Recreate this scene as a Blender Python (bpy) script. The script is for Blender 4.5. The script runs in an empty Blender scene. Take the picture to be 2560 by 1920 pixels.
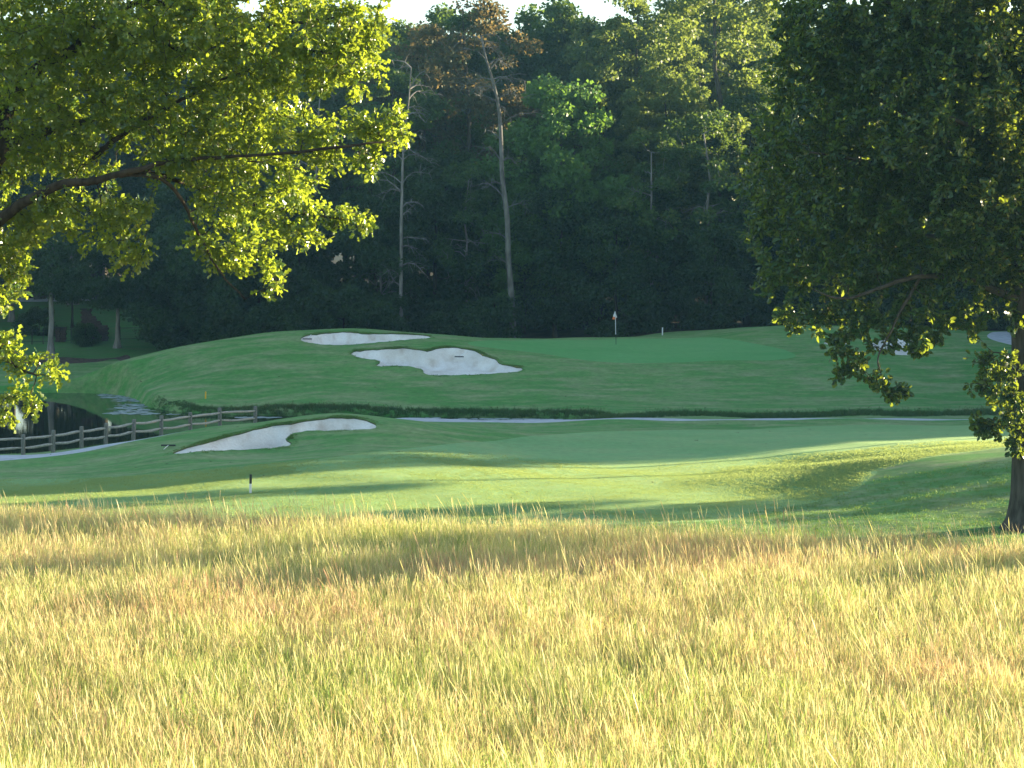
import bpy, bmesh, math, random
import numpy as np
from mathutils import Vector

R = math.radians
SC = bpy.context.scene
COL = SC.collection
CAM_H = 11.2          # eye height above the pond
F = 4500.0            # focal length in photo pixels (photo 2560 wide)
HZ = 600.0            # horizon row in the photo

# ------------------------------------------------------------------ camera
cd = bpy.data.cameras.new('camera')
cam = bpy.data.objects.new('camera', cd); COL.objects.link(cam); SC.camera = cam
cam.location = (0, 0, CAM_H); cam.rotation_euler = (R(90), 0, 0)
cd.sensor_width = 36.0; cd.lens = 36.0 * F / 2560.0
cd.shift_y = -(960 - HZ) / 2560.0
cd.clip_start = 0.5; cd.clip_end = 3000

# ------------------------------------------------------------------ light
SUN_AZ, SUN_EL = 70.0, 8.2
w = bpy.data.worlds.new('World'); SC.world = w; w.use_nodes = True
wn, wl = w.node_tree.nodes, w.node_tree.links
sky = wn.new('ShaderNodeTexSky'); sky.sky_type = 'NISHITA'; sky.sun_disc = False
sky.sun_elevation = R(SUN_EL); sky.sun_rotation = R(SUN_AZ)
sky.air_density = 1.0; sky.dust_density = 0.8; sky.ozone_density = 1.2
wl.new(sky.outputs[0], wn['Background'].inputs[0]); wn['Background'].inputs[1].default_value = 0.10
sd = bpy.data.lights.new('sun', 'SUN'); sun = bpy.data.objects.new('sun', sd); COL.objects.link(sun)
sd.energy = 5.0; sd.angle = R(0.53); sd.color = (1.0, 0.85, 0.56)
SV = Vector((math.cos(R(SUN_EL)) * math.sin(R(SUN_AZ)), math.cos(R(SUN_EL)) * math.cos(R(SUN_AZ)), math.sin(R(SUN_EL))))
sun.rotation_euler = SV.to_track_quat('Z', 'Y').to_euler()
SC.view_settings.view_transform = 'Standard'; SC.view_settings.look = 'None'
SC.view_settings.gamma = 1.0; SC.view_settings.use_curve_mapping = False
SC.view_settings.exposure = 2.32
SC.render.engine = 'CYCLES'
cy = SC.cycles
cy.use_denoising = True
cy.max_bounces = 6; cy.diffuse_bounces = 3; cy.glossy_bounces = 2; cy.transmission_bounces = 4
cy.transparent_max_bounces = 4; cy.volume_bounces = 0; cy.caustics_reflective = False; cy.caustics_refractive = False

# ------------------------------------------------------------------ helpers
def wpt(px, py, d):
    return ((px - 1280) / F * d, d, CAM_H - (py - HZ) / F * d)

def tag(o, label=None, cat=None, group=None, kind=None):
    if label: o['label'] = label
    if cat: o['category'] = cat
    if group: o['group'] = group
    if kind: o['kind'] = kind
    return o

def link(name, me, mat=None, parent=None, loc=None):
    o = bpy.data.objects.new(name, me); COL.objects.link(o)
    if mat and me and not me.materials: me.materials.append(mat)
    if parent: o.parent = parent
    if loc is not None: o.location = loc
    return o

def empty(name, loc, rz=0.0, s=1.0):
    o = bpy.data.objects.new(name, None); COL.objects.link(o)
    o.location = loc; o.rotation_euler = (0, 0, rz); o.scale = (s, s, s)
    o.empty_display_size = 0.5
    return o

def np_mesh(name, V, faces, k, attrs=None, smooth=False):
    """faces: (n,k) int array, all of k corners"""
    me = bpy.data.meshes.new(name)
    V = np.ascontiguousarray(V, dtype=np.float32); faces = np.ascontiguousarray(faces, dtype=np.int32)
    me.vertices.add(len(V)); me.vertices.foreach_set('co', V.ravel())
    me.loops.add(faces.size); me.loops.foreach_set('vertex_index', faces.ravel())
    n = len(faces)
    me.polygons.add(n); me.polygons.foreach_set('loop_start', np.arange(0, n * k, k, dtype=np.int32))
    if smooth: me.polygons.foreach_set('use_smooth', np.ones(n, dtype=bool))
    for an, av in (attrs or {}).items():
        a = me.attributes.new(an, 'FLOAT', 'POINT'); a.data.foreach_set('value', np.ascontiguousarray(av, dtype=np.float32))
    me.update(calc_edges=True)
    return me

class Tubes:
    def __init__(s): s.V = []; s.Q = []; s.n = 0
    def add(s, pts, rad, sides=6, cap=True, flat=1.0):
        P = np.array(pts, float); r = np.array(rad, float)
        if len(P) < 2: return
        T = np.gradient(P, axis=0); T /= (np.linalg.norm(T, axis=1)[:, None] + 1e-9)
        ref = np.array([0.0, 0, 1]) if abs(T[:, 2]).mean() < 0.8 else np.array([1.0, 0, 0])
        A = np.cross(T, ref); A /= (np.linalg.norm(A, axis=1)[:, None] + 1e-9)
        B = np.cross(T, A)
        th = np.linspace(0, 2 * np.pi, sides, endpoint=False)
        ring = (P[:, None] + r[:, None, None] * (np.cos(th)[None, :, None] * A[:, None] + np.sin(th)[None, :, None] * B[:, None] * flat))
        m = len(P); s.V.append(ring.reshape(-1, 3))
        i = np.arange(m - 1)[:, None] * sides + np.arange(sides)[None, :]
        j = np.arange(m - 1)[:, None] * sides + (np.arange(sides)[None, :] + 1) % sides
        s.Q.append(np.stack([i, j, j + sides, i + sides], -1).reshape(-1, 4) + s.n)
        if cap and sides == 6:
            for b in (0, (m - 1) * sides):
                s.Q.append(np.array([[b, b + 1, b + 2, b + 3], [b, b + 3, b + 4, b + 5]]) + s.n)
        s.n += m * sides
    def mesh(s, name):
        return np_mesh(name, np.concatenate(s.V), np.concatenate(s.Q), 4, smooth=True)

def box_mesh(name, parts, bevel=0.0):
    bm = bmesh.new()
    for (cx, cy_, cz, sx, sy, sz) in parts:
        r = bmesh.ops.create_cube(bm, size=1.0)
        for v in r['verts']:
            v.co = Vector((cx + v.co.x * sx, cy_ + v.co.y * sy, cz + v.co.z * sz))
    if bevel: bmesh.ops.bevel(bm, geom=bm.edges[:], offset=bevel, segments=1, affect='EDGES')
    me = bpy.data.meshes.new(name); bm.to_mesh(me); bm.free()
    return me

# ------------------------------------------------------------------ materials
def mat_new(name):
    m = bpy.data.materials.new(name); m.use_nodes = True
    nt = m.node_tree; nt.nodes.clear()
    return m, nt.nodes, nt.links

def N(nodes, t, **kw):
    n = nodes.new(t)
    for k, v in kw.items():
        if k.startswith('i_'):
            n.inputs[k[2:].replace('_', ' ')].default_value = v
        else: setattr(n, k, v)
    return n

def ramp(nodes, stops, interp='LINEAR'):
    n = nodes.new('ShaderNodeValToRGB'); cr = n.color_ramp; cr.interpolation = interp
    while len(cr.elements) > 1: cr.elements.remove(cr.elements[-1])
    for i, (p, c) in enumerate(stops):
        e = cr.elements[0] if i == 0 else cr.elements.new(p)
        e.position = p; e.color = (*c, 1) if len(c) == 3 else c
    return n

def noise_at(nodes, links, scale, detail=4, rough=0.55, stretch=None, obj=False):
    if obj:
        tc = nodes.new('ShaderNodeTexCoord'); src = tc.outputs['Object']
    else:
        g = nodes.new('ShaderNodeNewGeometry'); src = g.outputs['Position']
    if stretch:
        mp = nodes.new('ShaderNodeMapping'); mp.inputs['Scale'].default_value = stretch
        links.new(src, mp.inputs[0]); src = mp.outputs[0]
    n = N(nodes, 'ShaderNodeTexNoise'); n.inputs['Scale'].default_value = scale
    n.inputs['Detail'].default_value = detail; n.inputs['Roughness'].default_value = rough
    links.new(src, n.inputs['Vector'])
    return n

def mixc(nodes, links, a, b, f, mode='MIX'):
    m = nodes.new('ShaderNodeMix'); m.data_type = 'RGBA'; m.blend_type = mode
    for sock, v in ((m.inputs[6], a), (m.inputs[7], b)):
        if isinstance(v, tuple): sock.default_value = (*v, 1)
        else: links.new(v, sock)
    if isinstance(f, (int, float)): m.inputs[0].default_value = f
    else: links.new(f, m.inputs[0])
    return m.outputs[2]

def turf_mat(name, c1, c2, c3, tan_amt=0.5, grain=0.5, sheen=0.0, bump=0.05):
    m, n, l = mat_new(name)
    big = noise_at(n, l, 0.09, 4, 0.6, (0.55, 1.4, 1))
    mid = noise_at(n, l, 0.55, 5, 0.65, (0.5, 1.6, 1))
    fine = noise_at(n, l, 3.4, 6, 0.8, (0.7, 0.9, 1))
    r1 = ramp(n, [(0.36, (0, 0, 0)), (0.64, (1, 1, 1))]); l.new(big.outputs[0], r1.inputs[0])
    r2 = ramp(n, [(0.42, (0, 0, 0)), (0.68, (1, 1, 1))]); l.new(mid.outputs[0], r2.inputs[0])
    r3 = ramp(n, [(0.30, (0.55, 0.58, 0.55)), (0.70, (1.45, 1.40, 1.45))]); l.new(fine.outputs[0], r3.inputs[0])
    a = mixc(n, l, c1, c2, r1.outputs[0])
    mm = N(n, 'ShaderNodeMath', operation='MULTIPLY'); l.new(r2.outputs[0], mm.inputs[0]); mm.inputs[1].default_value = tan_amt
    b = mixc(n, l, a, c3, mm.outputs[0])
    c = mixc(n, l, b, r3.outputs[0], grain, 'MULTIPLY')
    p = N(n, 'ShaderNodeBsdfPrincipled'); l.new(c, p.inputs['Base Color'])
    p.inputs['Roughness'].default_value = 0.85; p.inputs['Specular IOR Level'].default_value = 0.25
    p.inputs['Sheen Weight'].default_value = sheen; p.inputs['Sheen Roughness'].default_value = 0.5
    p.inputs['Sheen Tint'].default_value = (0.85, 1.0, 0.45, 1)
    bp = N(n, 'ShaderNodeBump'); bp.inputs['Distance'].default_value = bump; bp.inputs['Strength'].default_value = 0.6
    b2 = noise_at(n, l, 5.0, 5, 0.75, (0.6, 1.5, 1)); l.new(b2.outputs[0], bp.inputs['Height']); l.new(bp.outputs[0], p.inputs['Normal'])
    o = N(n, 'ShaderNodeOutputMaterial'); l.new(p.outputs[0], o.inputs[0])
    return m

def simple_mat(name, c1, c2, scale=3.0, rough=0.8, stretch=None, bump=0.0, spec=0.3, detail=5, obj=True, lo=0.35, hi=0.65):
    m, n, l = mat_new(name)
    t = noise_at(n, l, scale, detail, 0.6, stretch, obj)
    r = ramp(n, [(lo, c1), (hi, c2)]); l.new(t.outputs[0], r.inputs[0])
    p = N(n, 'ShaderNodeBsdfPrincipled'); l.new(r.outputs[0], p.inputs['Base Color'])
    p.inputs['Roughness'].default_value = rough; p.inputs['Specular IOR Level'].default_value = spec
    if bump:
        bp = N(n, 'ShaderNodeBump'); bp.inputs['Distance'].default_value = bump; bp.inputs['Strength'].default_value = 0.7
        l.new(t.outputs[0], bp.inputs['Height']); l.new(bp.outputs[0], p.inputs['Normal'])
    o = N(n, 'ShaderNodeOutputMaterial'); l.new(p.outputs[0], o.inputs[0])
    return m

def leaf_mat(name, stops, trans=(0.5, 0.62, 0.06), tmix=0.45, gloss=0.35, rough=0.35, wscale=0.35, wcol=None):
    """per-leaf attribute 'tone' picks the colour; a slow world noise shifts whole boughs"""
    m, n, l = mat_new(name)
    at = N(n, 'ShaderNodeAttribute', attribute_name='tone')
    nz = noise_at(n, l, wscale, 2, 0.5)
    oi = N(n, 'ShaderNodeObjectInfo')
    ma = N(n, 'ShaderNodeMath', operation='MULTIPLY_ADD'); l.new(nz.outputs[0], ma.inputs[0]); ma.inputs[1].default_value = 0.7; ma.inputs[2].default_value = -0.35
    ad = N(n, 'ShaderNodeMath', operation='ADD'); l.new(at.outputs['Fac'], ad.inputs[0]); l.new(ma.outputs[0], ad.inputs[1])
    m2 = N(n, 'ShaderNodeMath', operation='MULTIPLY_ADD'); l.new(oi.outputs['Random'], m2.inputs[0]); m2.inputs[1].default_value = 0.4; m2.inputs[2].default_value = -0.2
    a2 = N(n, 'ShaderNodeMath', operation='ADD'); l.new(ad.outputs[0], a2.inputs[0]); l.new(m2.outputs[0], a2.inputs[1])
    r = ramp(n, stops); l.new(a2.outputs[0], r.inputs[0])
    p = N(n, 'ShaderNodeBsdfPrincipled'); l.new(r.outputs[0], p.inputs['Base Color'])
    p.inputs['Roughness'].default_value = rough; p.inputs['Specular IOR Level'].default_value = gloss
    tr = N(n, 'ShaderNodeBsdfTranslucent')
    tc = mixc(n, l, r.outputs[0], trans, 0.62); l.new(tc, tr.inputs['Color'])
    mx = N(n, 'ShaderNodeMixShader'); mx.inputs[0].default_value = tmix
    l.new(p.outputs[0], mx.inputs[1]); l.new(tr.outputs[0], mx.inputs[2])
    o = N(n, 'ShaderNodeOutputMaterial'); l.new(mx.outputs[0], o.inputs[0])
    return m

M = {}
M['rough'] = turf_mat('rough_turf', (0.044, 0.200, 0.028), (0.092, 0.245, 0.052), (0.25, 0.275, 0.13), 0.85, 0.75, 0.05, 0.06)
M['fairway'] = turf_mat('fairway_turf', (0.066, 0.240, 0.074), (0.110, 0.285, 0.108), (0.21, 0.27, 0.12), 0.42, 0.5, 0.15, 0.03)
M['green'] = turf_mat('putting_green_turf', (0.055, 0.265, 0.060), (0.090, 0.300, 0.085), (0.14, 0.30, 0.10), 0.35, 0.25, 0.08, 0.01)
M['lawn'] = turf_mat('far_lawn', (0.045, 0.16, 0.03), (0.07, 0.20, 0.04), (0.13, 0.13, 0.06), 0.5, 0.5, 0.0)
M['meadow_soil'] = turf_mat('meadow_soil', (0.10, 0.10, 0.035), (0.16, 0.14, 0.05), (0.16, 0.09, 0.05), 0.7, 0.6, 0.0)
def sand_mat():
    m, n, l = mat_new('bunker_sand')
    st = noise_at(n, l, 1.0, 6, 0.6, (1.3, 0.8, 0.8)); bl = noise_at(n, l, 0.5, 3, 0.5); gr = noise_at(n, l, 14, 4, 0.8); rk = noise_at(n, l, 4.0, 2, 0.5, (0.25, 2.2, 1))
    r1 = ramp(n, [(0.30, (0.66, 0.57, 0.49)), (0.46, (0.79, 0.73, 0.66)), (0.70, (0.86, 0.82, 0.77))]); l.new(st.outputs[0], r1.inputs[0])
    r2 = ramp(n, [(0.38, (0.84, 0.82, 0.80)), (0.6, (1, 1, 1))]); l.new(bl.outputs[0], r2.inputs[0])
    r3 = ramp(n, [(0.3, (0.86, 0.86, 0.86)), (0.7, (1.08, 1.08, 1.08))]); l.new(gr.outputs[0], r3.inputs[0])
    cc = mixc(n, l, mixc(n, l, r1.outputs[0], r2.outputs[0], 1.0, 'MULTIPLY'), r3.outputs[0], 1.0, 'MULTIPLY')
    p = N(n, 'ShaderNodeBsdfPrincipled'); l.new(cc, p.inputs['Base Color']); p.inputs['Roughness'].default_value = 0.95; p.inputs['Specular IOR Level'].default_value = 0.1
    ad = N(n, 'ShaderNodeMath', operation='ADD'); l.new(st.outputs[0], ad.inputs[0]); l.new(rk.outputs[0], ad.inputs[1])
    bp = N(n, 'ShaderNodeBump'); bp.inputs['Distance'].default_value = 0.07; bp.inputs['Strength'].default_value = 0.7; l.new(ad.outputs[0], bp.inputs['Height']); l.new(bp.outputs[0], p.inputs['Normal'])
    o = N(n, 'ShaderNodeOutputMaterial'); l.new(p.outputs[0], o.inputs[0]); return m
M['sand'] = sand_mat()
M['lip'] = simple_mat('bunker_lip_earth', (0.05, 0.10, 0.03), (0.13, 0.12, 0.06), 5, 0.95, None, 0.03, 0.1)
M['path'] = simple_mat('path_concrete', (0.40, 0.40, 0.43), (0.54, 0.54, 0.57), 2.2, 0.85, None, 0.003, 0.3, 6, False)
M['bark'] = simple_mat('bark_grey_brown', (0.035, 0.030, 0.024), (0.095, 0.083, 0.070), 6, 0.95, (1, 1, 0.16), 0.04, 0.15, 8)
M['bark_dark'] = simple_mat('bark_dark', (0.022, 0.017, 0.012), (0.06, 0.048, 0.035), 7, 0.95, (1, 1, 0.3), 0.02, 0.2, 6)
M['bark_pale'] = simple_mat('bark_pale', (0.12, 0.11, 0.10), (0.27, 0.25, 0.235), 4, 0.9, (1, 1, 0.2), 0.02, 0.2, 7)
M['wood'] = simple_mat('weathered_rail_wood', (0.24, 0.22, 0.20), (0.50, 0.46, 0.40), 9, 0.85, (0.4, 2.5, 2.5), 0.012, 0.2, 7)
M['postwood'] = simple_mat('weathered_post_wood', (0.10, 0.10, 0.09), (0.26, 0.245, 0.215), 11, 0.9, (2.5, 2.5, 0.35), 0.012, 0.2, 7)
M['white'] = simple_mat('white_paint', (0.70, 0.70, 0.70), (0.82, 0.82, 0.82), 12, 0.5)
M['black'] = simple_mat('black_paint', (0.015, 0.015, 0.017), (0.03, 0.03, 0.032), 12, 0.5)
M['yellow'] = simple_mat('yellow_paint', (0.70, 0.38, 0.02), (0.80, 0.46, 0.04), 12, 0.6)
M['orange'] = simple_mat('orange_cloth', (0.75, 0.20, 0.06), (0.85, 0.27, 0.09), 9, 0.8)
M['white_cloth'] = simple_mat('white_cloth', (0.72, 0.72, 0.74), (0.82, 0.82, 0.84), 9, 0.8)
M['brick'] = simple_mat('old_brick', (0.040, 0.024, 0.022), (0.085, 0.048, 0.042), 6, 0.9, None, 0.02)
M['iron'] = simple_mat('black_iron', (0.012, 0.012, 0.012), (0.025, 0.024, 0.022), 8, 0.6)
M['mulch'] = simple_mat('pine_straw', (0.05, 0.032, 0.025), (0.13, 0.085, 0.07), 3, 0.95, None, 0.06, 0.1, 7, False)
M['litter'] = simple_mat('forest_floor', (0.02, 0.022, 0.01), (0.06, 0.045, 0.025), 0.8, 0.95, None, 0.06, 0.1, 7, False)

def water_mat():
    m, n, l = mat_new('pond_water')
    p = N(n, 'ShaderNodeBsdfPrincipled'); p.inputs['Base Color'].default_value = (0.012, 0.016, 0.010, 1)
    p.inputs['Roughness'].default_value = 0.035; p.inputs['IOR'].default_value = 1.333; p.inputs['Specular IOR Level'].default_value = 0.5
    bp = N(n, 'ShaderNodeBump'); bp.inputs['Distance'].default_value = 0.004; bp.inputs['Strength'].default_value = 0.25
    t = noise_at(n, l, 1.6, 3, 0.5, (0.7, 2.0, 1)); l.new(t.outputs[0], bp.inputs['Height']); l.new(bp.outputs[0], p.inputs['Normal'])
    o = N(n, 'ShaderNodeOutputMaterial'); l.new(p.outputs[0], o.inputs[0]); return m
M['water'] = water_mat()

def fresh_grass_mat(name, stops, tmix=0.4, tr=(0.5, 0.6, 0.15), trmix=0.3, var=1.0):
    m, n, l = mat_new(name)
    at = N(n, 'ShaderNodeAttribute', attribute_name='tone')
    big = noise_at(n, l, 0.16, 4, 0.6, (0.5, 1.0, 0.0)); sml = noise_at(n, l, 0.9, 3, 0.6, (1, 1, 0.0))
    oi = N(n, 'ShaderNodeObjectInfo')
    def madd(src, a, b):
        q = N(n, 'ShaderNodeMath', operation='MULTIPLY_ADD'); l.new(src, q.inputs[0]); q.inputs[1].default_value = a; q.inputs[2].default_value = b; return q.outputs[0]
    def add(a, b):
        q = N(n, 'ShaderNodeMath', operation='ADD'); l.new(a, q.inputs[0]); l.new(b, q.inputs[1]); return q.outputs[0]
    f = add(add(at.outputs['Fac'], madd(big.outputs[0], 1.3, -0.65)), add(madd(sml.outputs[0], 0.5 * var, -0.25 * var), madd(oi.outputs['Random'], 0.3 * var, -0.15 * var)))
    r = ramp(n, stops); l.new(f, r.inputs[0])
    d = N(n, 'ShaderNodeBsdfPrincipled'); l.new(r.outputs[0], d.inputs['Base Color']); d.inputs['Roughness'].default_value = 0.55
    d.inputs['Specular IOR Level'].default_value = 0.35
    t = N(n, 'ShaderNodeBsdfTranslucent'); l.new(mixc(n, l, r.outputs[0], tr, trmix), t.inputs[0])
    mx = N(n, 'ShaderNodeMixShader'); mx.inputs[0].default_value = tmix
    l.new(d.outputs[0], mx.inputs[1]); l.new(t.outputs[0], mx.inputs[2])
    o = N(n, 'ShaderNodeOutputMaterial'); l.new(mx.outputs[0], o.inputs[0]); return m
M['meadow_grass'] = fresh_grass_mat('dry_meadow_grass', [
    (0.0, (0.20, 0.33, 0.05)), (0.2, (0.36, 0.41, 0.09)), (0.40, (0.60, 0.52, 0.19)), (0.62, (0.78, 0.69, 0.36)),
    (0.80, (0.66, 0.43, 0.25)), (1.0, (0.46, 0.20, 0.13))])
M['fairway_blades'] = fresh_grass_mat('fairway_blades', [(0.0, (0.15, 0.28, 0.10)), (0.5, (0.20, 0.315, 0.125)), (1.0, (0.27, 0.34, 0.14))], 0.5, (0.75, 0.74, 0.16), 0.45, 0.15)
M['short_grass'] = fresh_grass_mat('rough_grass_blades', [(0.0, (0.04, 0.15, 0.03)), (0.5, (0.09, 0.20, 0.045)), (1.0, (0.22, 0.23, 0.10))], 0.4, (0.4, 0.5, 0.04), 0.4)
M['bank_grass'] = fresh_grass_mat('bank_grass_blades', [(0.0, (0.025, 0.10, 0.02)), (0.5, (0.055, 0.125, 0.03)), (1.0, (0.17, 0.14, 0.07))], 0.3, (0.2, 0.3, 0.03), 0.3)

# ------------------------------------------------------------------ terrain height
CTRL = []
def c(px, py, d): CTRL.append(wpt(px, py, d))
def cw(x, y, z): CTRL.append((x, y, z))
for x in (-60, -40, -20, 0, 20, 40, 60): cw(x, 56.5, 1.66)
cw(-15, 65, 1.42); cw(0, 65, 1.48); cw(12, 64.5, 1.58); cw(-20, 71, 1.08); cw(0, 71, 1.42); cw(-40, 71, 1.0); cw(-45, 84, 0.6)
for a in ((2500,1122,74),(2350,1135,73.5),(2150,1170,72),(2000,1215,70),(2350,1262,63.5),(2500,1292,61.3),(2150,1262,65.3),(1900,1280,64.0),
          (2500,1100,84),(2300,1110,83),(2000,1160,79),(2560,1080,93),(1280,1200,73.5),(640,1200,73.5),(1280,1120,86.5),(1280,1080,94),(1700,1068,98),
          (2000,1100,90),(0,1200,79.5),(0,1240,72),(300,1190,79),(300,1160,83),(240,1130,89),(0,1161,85.8),(0,1148,88),
          (425,1137,83.2),(560,1128,84.5),(727,1114,85.5),(760,1077,86.9),(850,1074,87),(930,1072,87.1),(880,1043,88.9),(780,1050,88.6),(840,1034,90.0),
          (570,1090,86.8),(480,1116,84.8),(550,1075,89),(400,1102,88.5),(640,1058,89.5),(950,1046,89.6),(1050,1057,89.8),(1150,1066,90.3),(1300,1075,92),
          (1500,1078,93.5),(800,1140,80),(1100,1100,86),(58,1144,90.2),(204,1126,91.2),(333,1108.6,93),(403,1097,95),(476,1085,97.5),(550,1074,100),
          (464,1020,117),(600,1024,116),(1000,1027,114.5),(1280,1030,113.8),(1700,1030,112.5),(2200,1026,112.5),(2560,1026,112.5),
          (1540,880,130),(1540,861,133),(1540,842,140),(1280,846,139),(1742,839,140),(1923,820,140),(2150,818,140),(2300,850,134),(2500,840,137),
          (2260,887,130),(2240,848,135),(1900,870,131.5),(888,823,135),(1050,832,136),(1146,841,137),(716,834,133),(626,850,131.5),(508,873,130.5),
          (400,895,130),(280,915,130.5),(850,861,130.4),(700,870,129),(950,868,128.4),(1120,868,128.4),(1080,863,129),(1240,905,126.5),
          (1000,935,123.5),(1200,937,123.5),(1290,925,124.3),(880,895,126.5),(500,950,124),(400,980,121.5),(200,962,136.5),(133,940,137),(250,935,134),
          (300,965,128.5),(350,985,124),(0,940,139),(0,895,150),(200,895,147),(300,870,152),(0,850,160),(300,820,168),(350,746,195),(0,750,195),
          (1285,829,156),(1656,826,150),(2000,825,152),(2500,828,155)): c(*a)
for px in (500, 620): c(px, 1000, 119.0)
for px in (750, 1000, 1280, 1650, 2050, 2450): c(px, 1000, 117.2)
for px in (700, 1540, 1950, 2350): c(px, 950, 122.3)
for px in (1450, 1800, 2150, 2450): c(px, 905, 126.8)
for x in (-6, 6, 18, 32, 60): cw(x, 102.4, 0.9); cw(x, 106.5, 0.38)
cw(-11, 97.5, 0.85); cw(-2, 98, 0.95); cw(28, 72, 3.1); cw(38, 72, 3.6); cw(40, 60, 2.6); cw(40, 88, 2.4); cw(70, 75, 4.0); cw(60, 115, 1.6); cw(60, 135, 4.2)
cw(-6, 148, 2.4); cw(-25, 148, 1.9); cw(8, 148, 3.0); cw(-45, 84, 0.6); cw(-50, 135, 0.5); cw(-80, 120, 1.5); cw(-80, 90, 1.0)
for x in (-110, -60, -20, 20, 60, 110): cw(x, 185, 4.6); cw(x, 230, 6.5)
for x in (-110, 110): cw(x, 150, 4.0); cw(x, 100, 3.0); cw(x, 60, 2.5)
CT = np.array(CTRL); CS = 40.0
def _phi(r): return r * r * np.log(r + 1e-9)
def _fit():
    X = CT[:, :2] / CS; n = len(X)
    D = np.linalg.norm(X[:, None] - X[None], axis=2)
    K = _phi(D) + np.eye(n) * 2e-4
    P = np.c_[np.ones(n), X]
    A = np.block([[K, P], [P.T, np.zeros((3, 3))]])
    return np.linalg.solve(A, np.r_[CT[:, 2], 0, 0, 0])
WT = _fit()
NY = np.array([-400, -60, 0, 10, 15, 20, 25, 30, 35, 40, 50, 58.0]); NZ = np.array([14, 11, 9.4, 6.4, 5.0, 3.75, 2.8, 2.25, 2.0, 1.88, 1.74, 1.65])
def sstep(a, b, t):
    t = np.clip((t - a) / (b - a), 0, 1); return t * t * (3 - 2 * t)

def catmull(P, k=6):
    P = np.array(P, float); n = len(P); out = []
    for i in range(n):
        p0, p1, p2, p3 = P[i - 1], P[i], P[(i + 1) % n], P[(i + 2) % n]
        for t in np.linspace(0, 1, k, endpoint=False):
            out.append(0.5 * ((2 * p1) + (-p0 + p2) * t + (2 * p0 - 5 * p1 + 4 * p2 - p3) * t * t + (-p0 + 3 * p1 - 3 * p2 + p3) * t ** 3))
    return np.array(out)

def sdf(P, X, Y):
    """signed distance to the closed polygon P, negative inside"""
    sh = X.shape; X = X.ravel(); Y = Y.ravel()
    best = np.full(X.shape, 1e9); ins = np.zeros(X.shape, bool)
    n = len(P)
    for i in range(n):
        ax, ay = P[i]; bx, by = P[(i + 1) % n]
        dx, dy = bx - ax, by - ay
        t = np.clip(((X - ax) * dx + (Y - ay) * dy) / (dx * dx + dy * dy + 1e-12), 0, 1)
        best = np.minimum(best, (X - ax - t * dx) ** 2 + (Y - ay - t * dy) ** 2)
        cnd = ((ay > Y) != (by > Y))
        if dy != 0: ins ^= cnd & (X < (dx) * (Y - ay) / dy + ax)
    d = np.sqrt(best); d[ins] *= -1
    return d.reshape(sh)

POND = catmull([(-70,131.6),(-50,132),(-37.4,131.6),(-30.5,131.4),(-27.6,128.5),(-25.9,124.5),(-24.0,119.7),(-21,116.2),(-16.3,114.8),(-11,113.9),(-7,113.5),(0,112.8),(4.2,112.0),
        (5.2,111.5),(3.5,110.6),(-3.7,109.6),(-9,108.4),(-13,106.2),(-15.6,103.6),(-17.2,100.4),(-19,97.8),(-21,96.0),(-23.5,94.6),(-26,93.7),(-30,92.8),(-40,91.5),(-70,89)], 5)

def strip(cl, w):
    cl = np.array(cl, float)
    t = np.gradient(cl, axis=0); t /= np.linalg.norm(t, axis=1)[:, None]; nrm = np.c_[-t[:, 1], t[:, 0]]
    if callable(w): w = w(cl[:, 0])[:, None]
    return np.r_[cl + nrm * w / 2, (cl - nrm * w / 2)[::-1]]
def catopen(P, k=8):
    P = np.array(P, float); P = np.r_[[2 * P[0] - P[1]], P, [2 * P[-1] - P[-2]]]; out = []
    for i in range(1, len(P) - 2):
        p0, p1, p2, p3 = P[i - 1:i + 3]
        for t in np.linspace(0, 1, k, endpoint=False):
            out.append(0.5 * ((2 * p1) + (-p0 + p2) * t + (2 * p0 - 5 * p1 + 4 * p2 - p3) * t * t + (-p0 + 3 * p1 - 3 * p2 + p3) * t ** 3))
    out.append(P[-2]); return np.array(out)
PATH = strip(catopen([(-60,80),(-45,82.5),(-32,85.2),(-24.7,86.8),(-22.2,87.9),(-20,89.5),(-16.5,93),(-12,97),(-8,99.9),(-3,101.4),(3,102.1),(16,102.5),(29,103),(45,103.5),(62,102)]), lambda X_: np.interp(X_, [-20, -6], [2.3, 3.5]))

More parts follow.
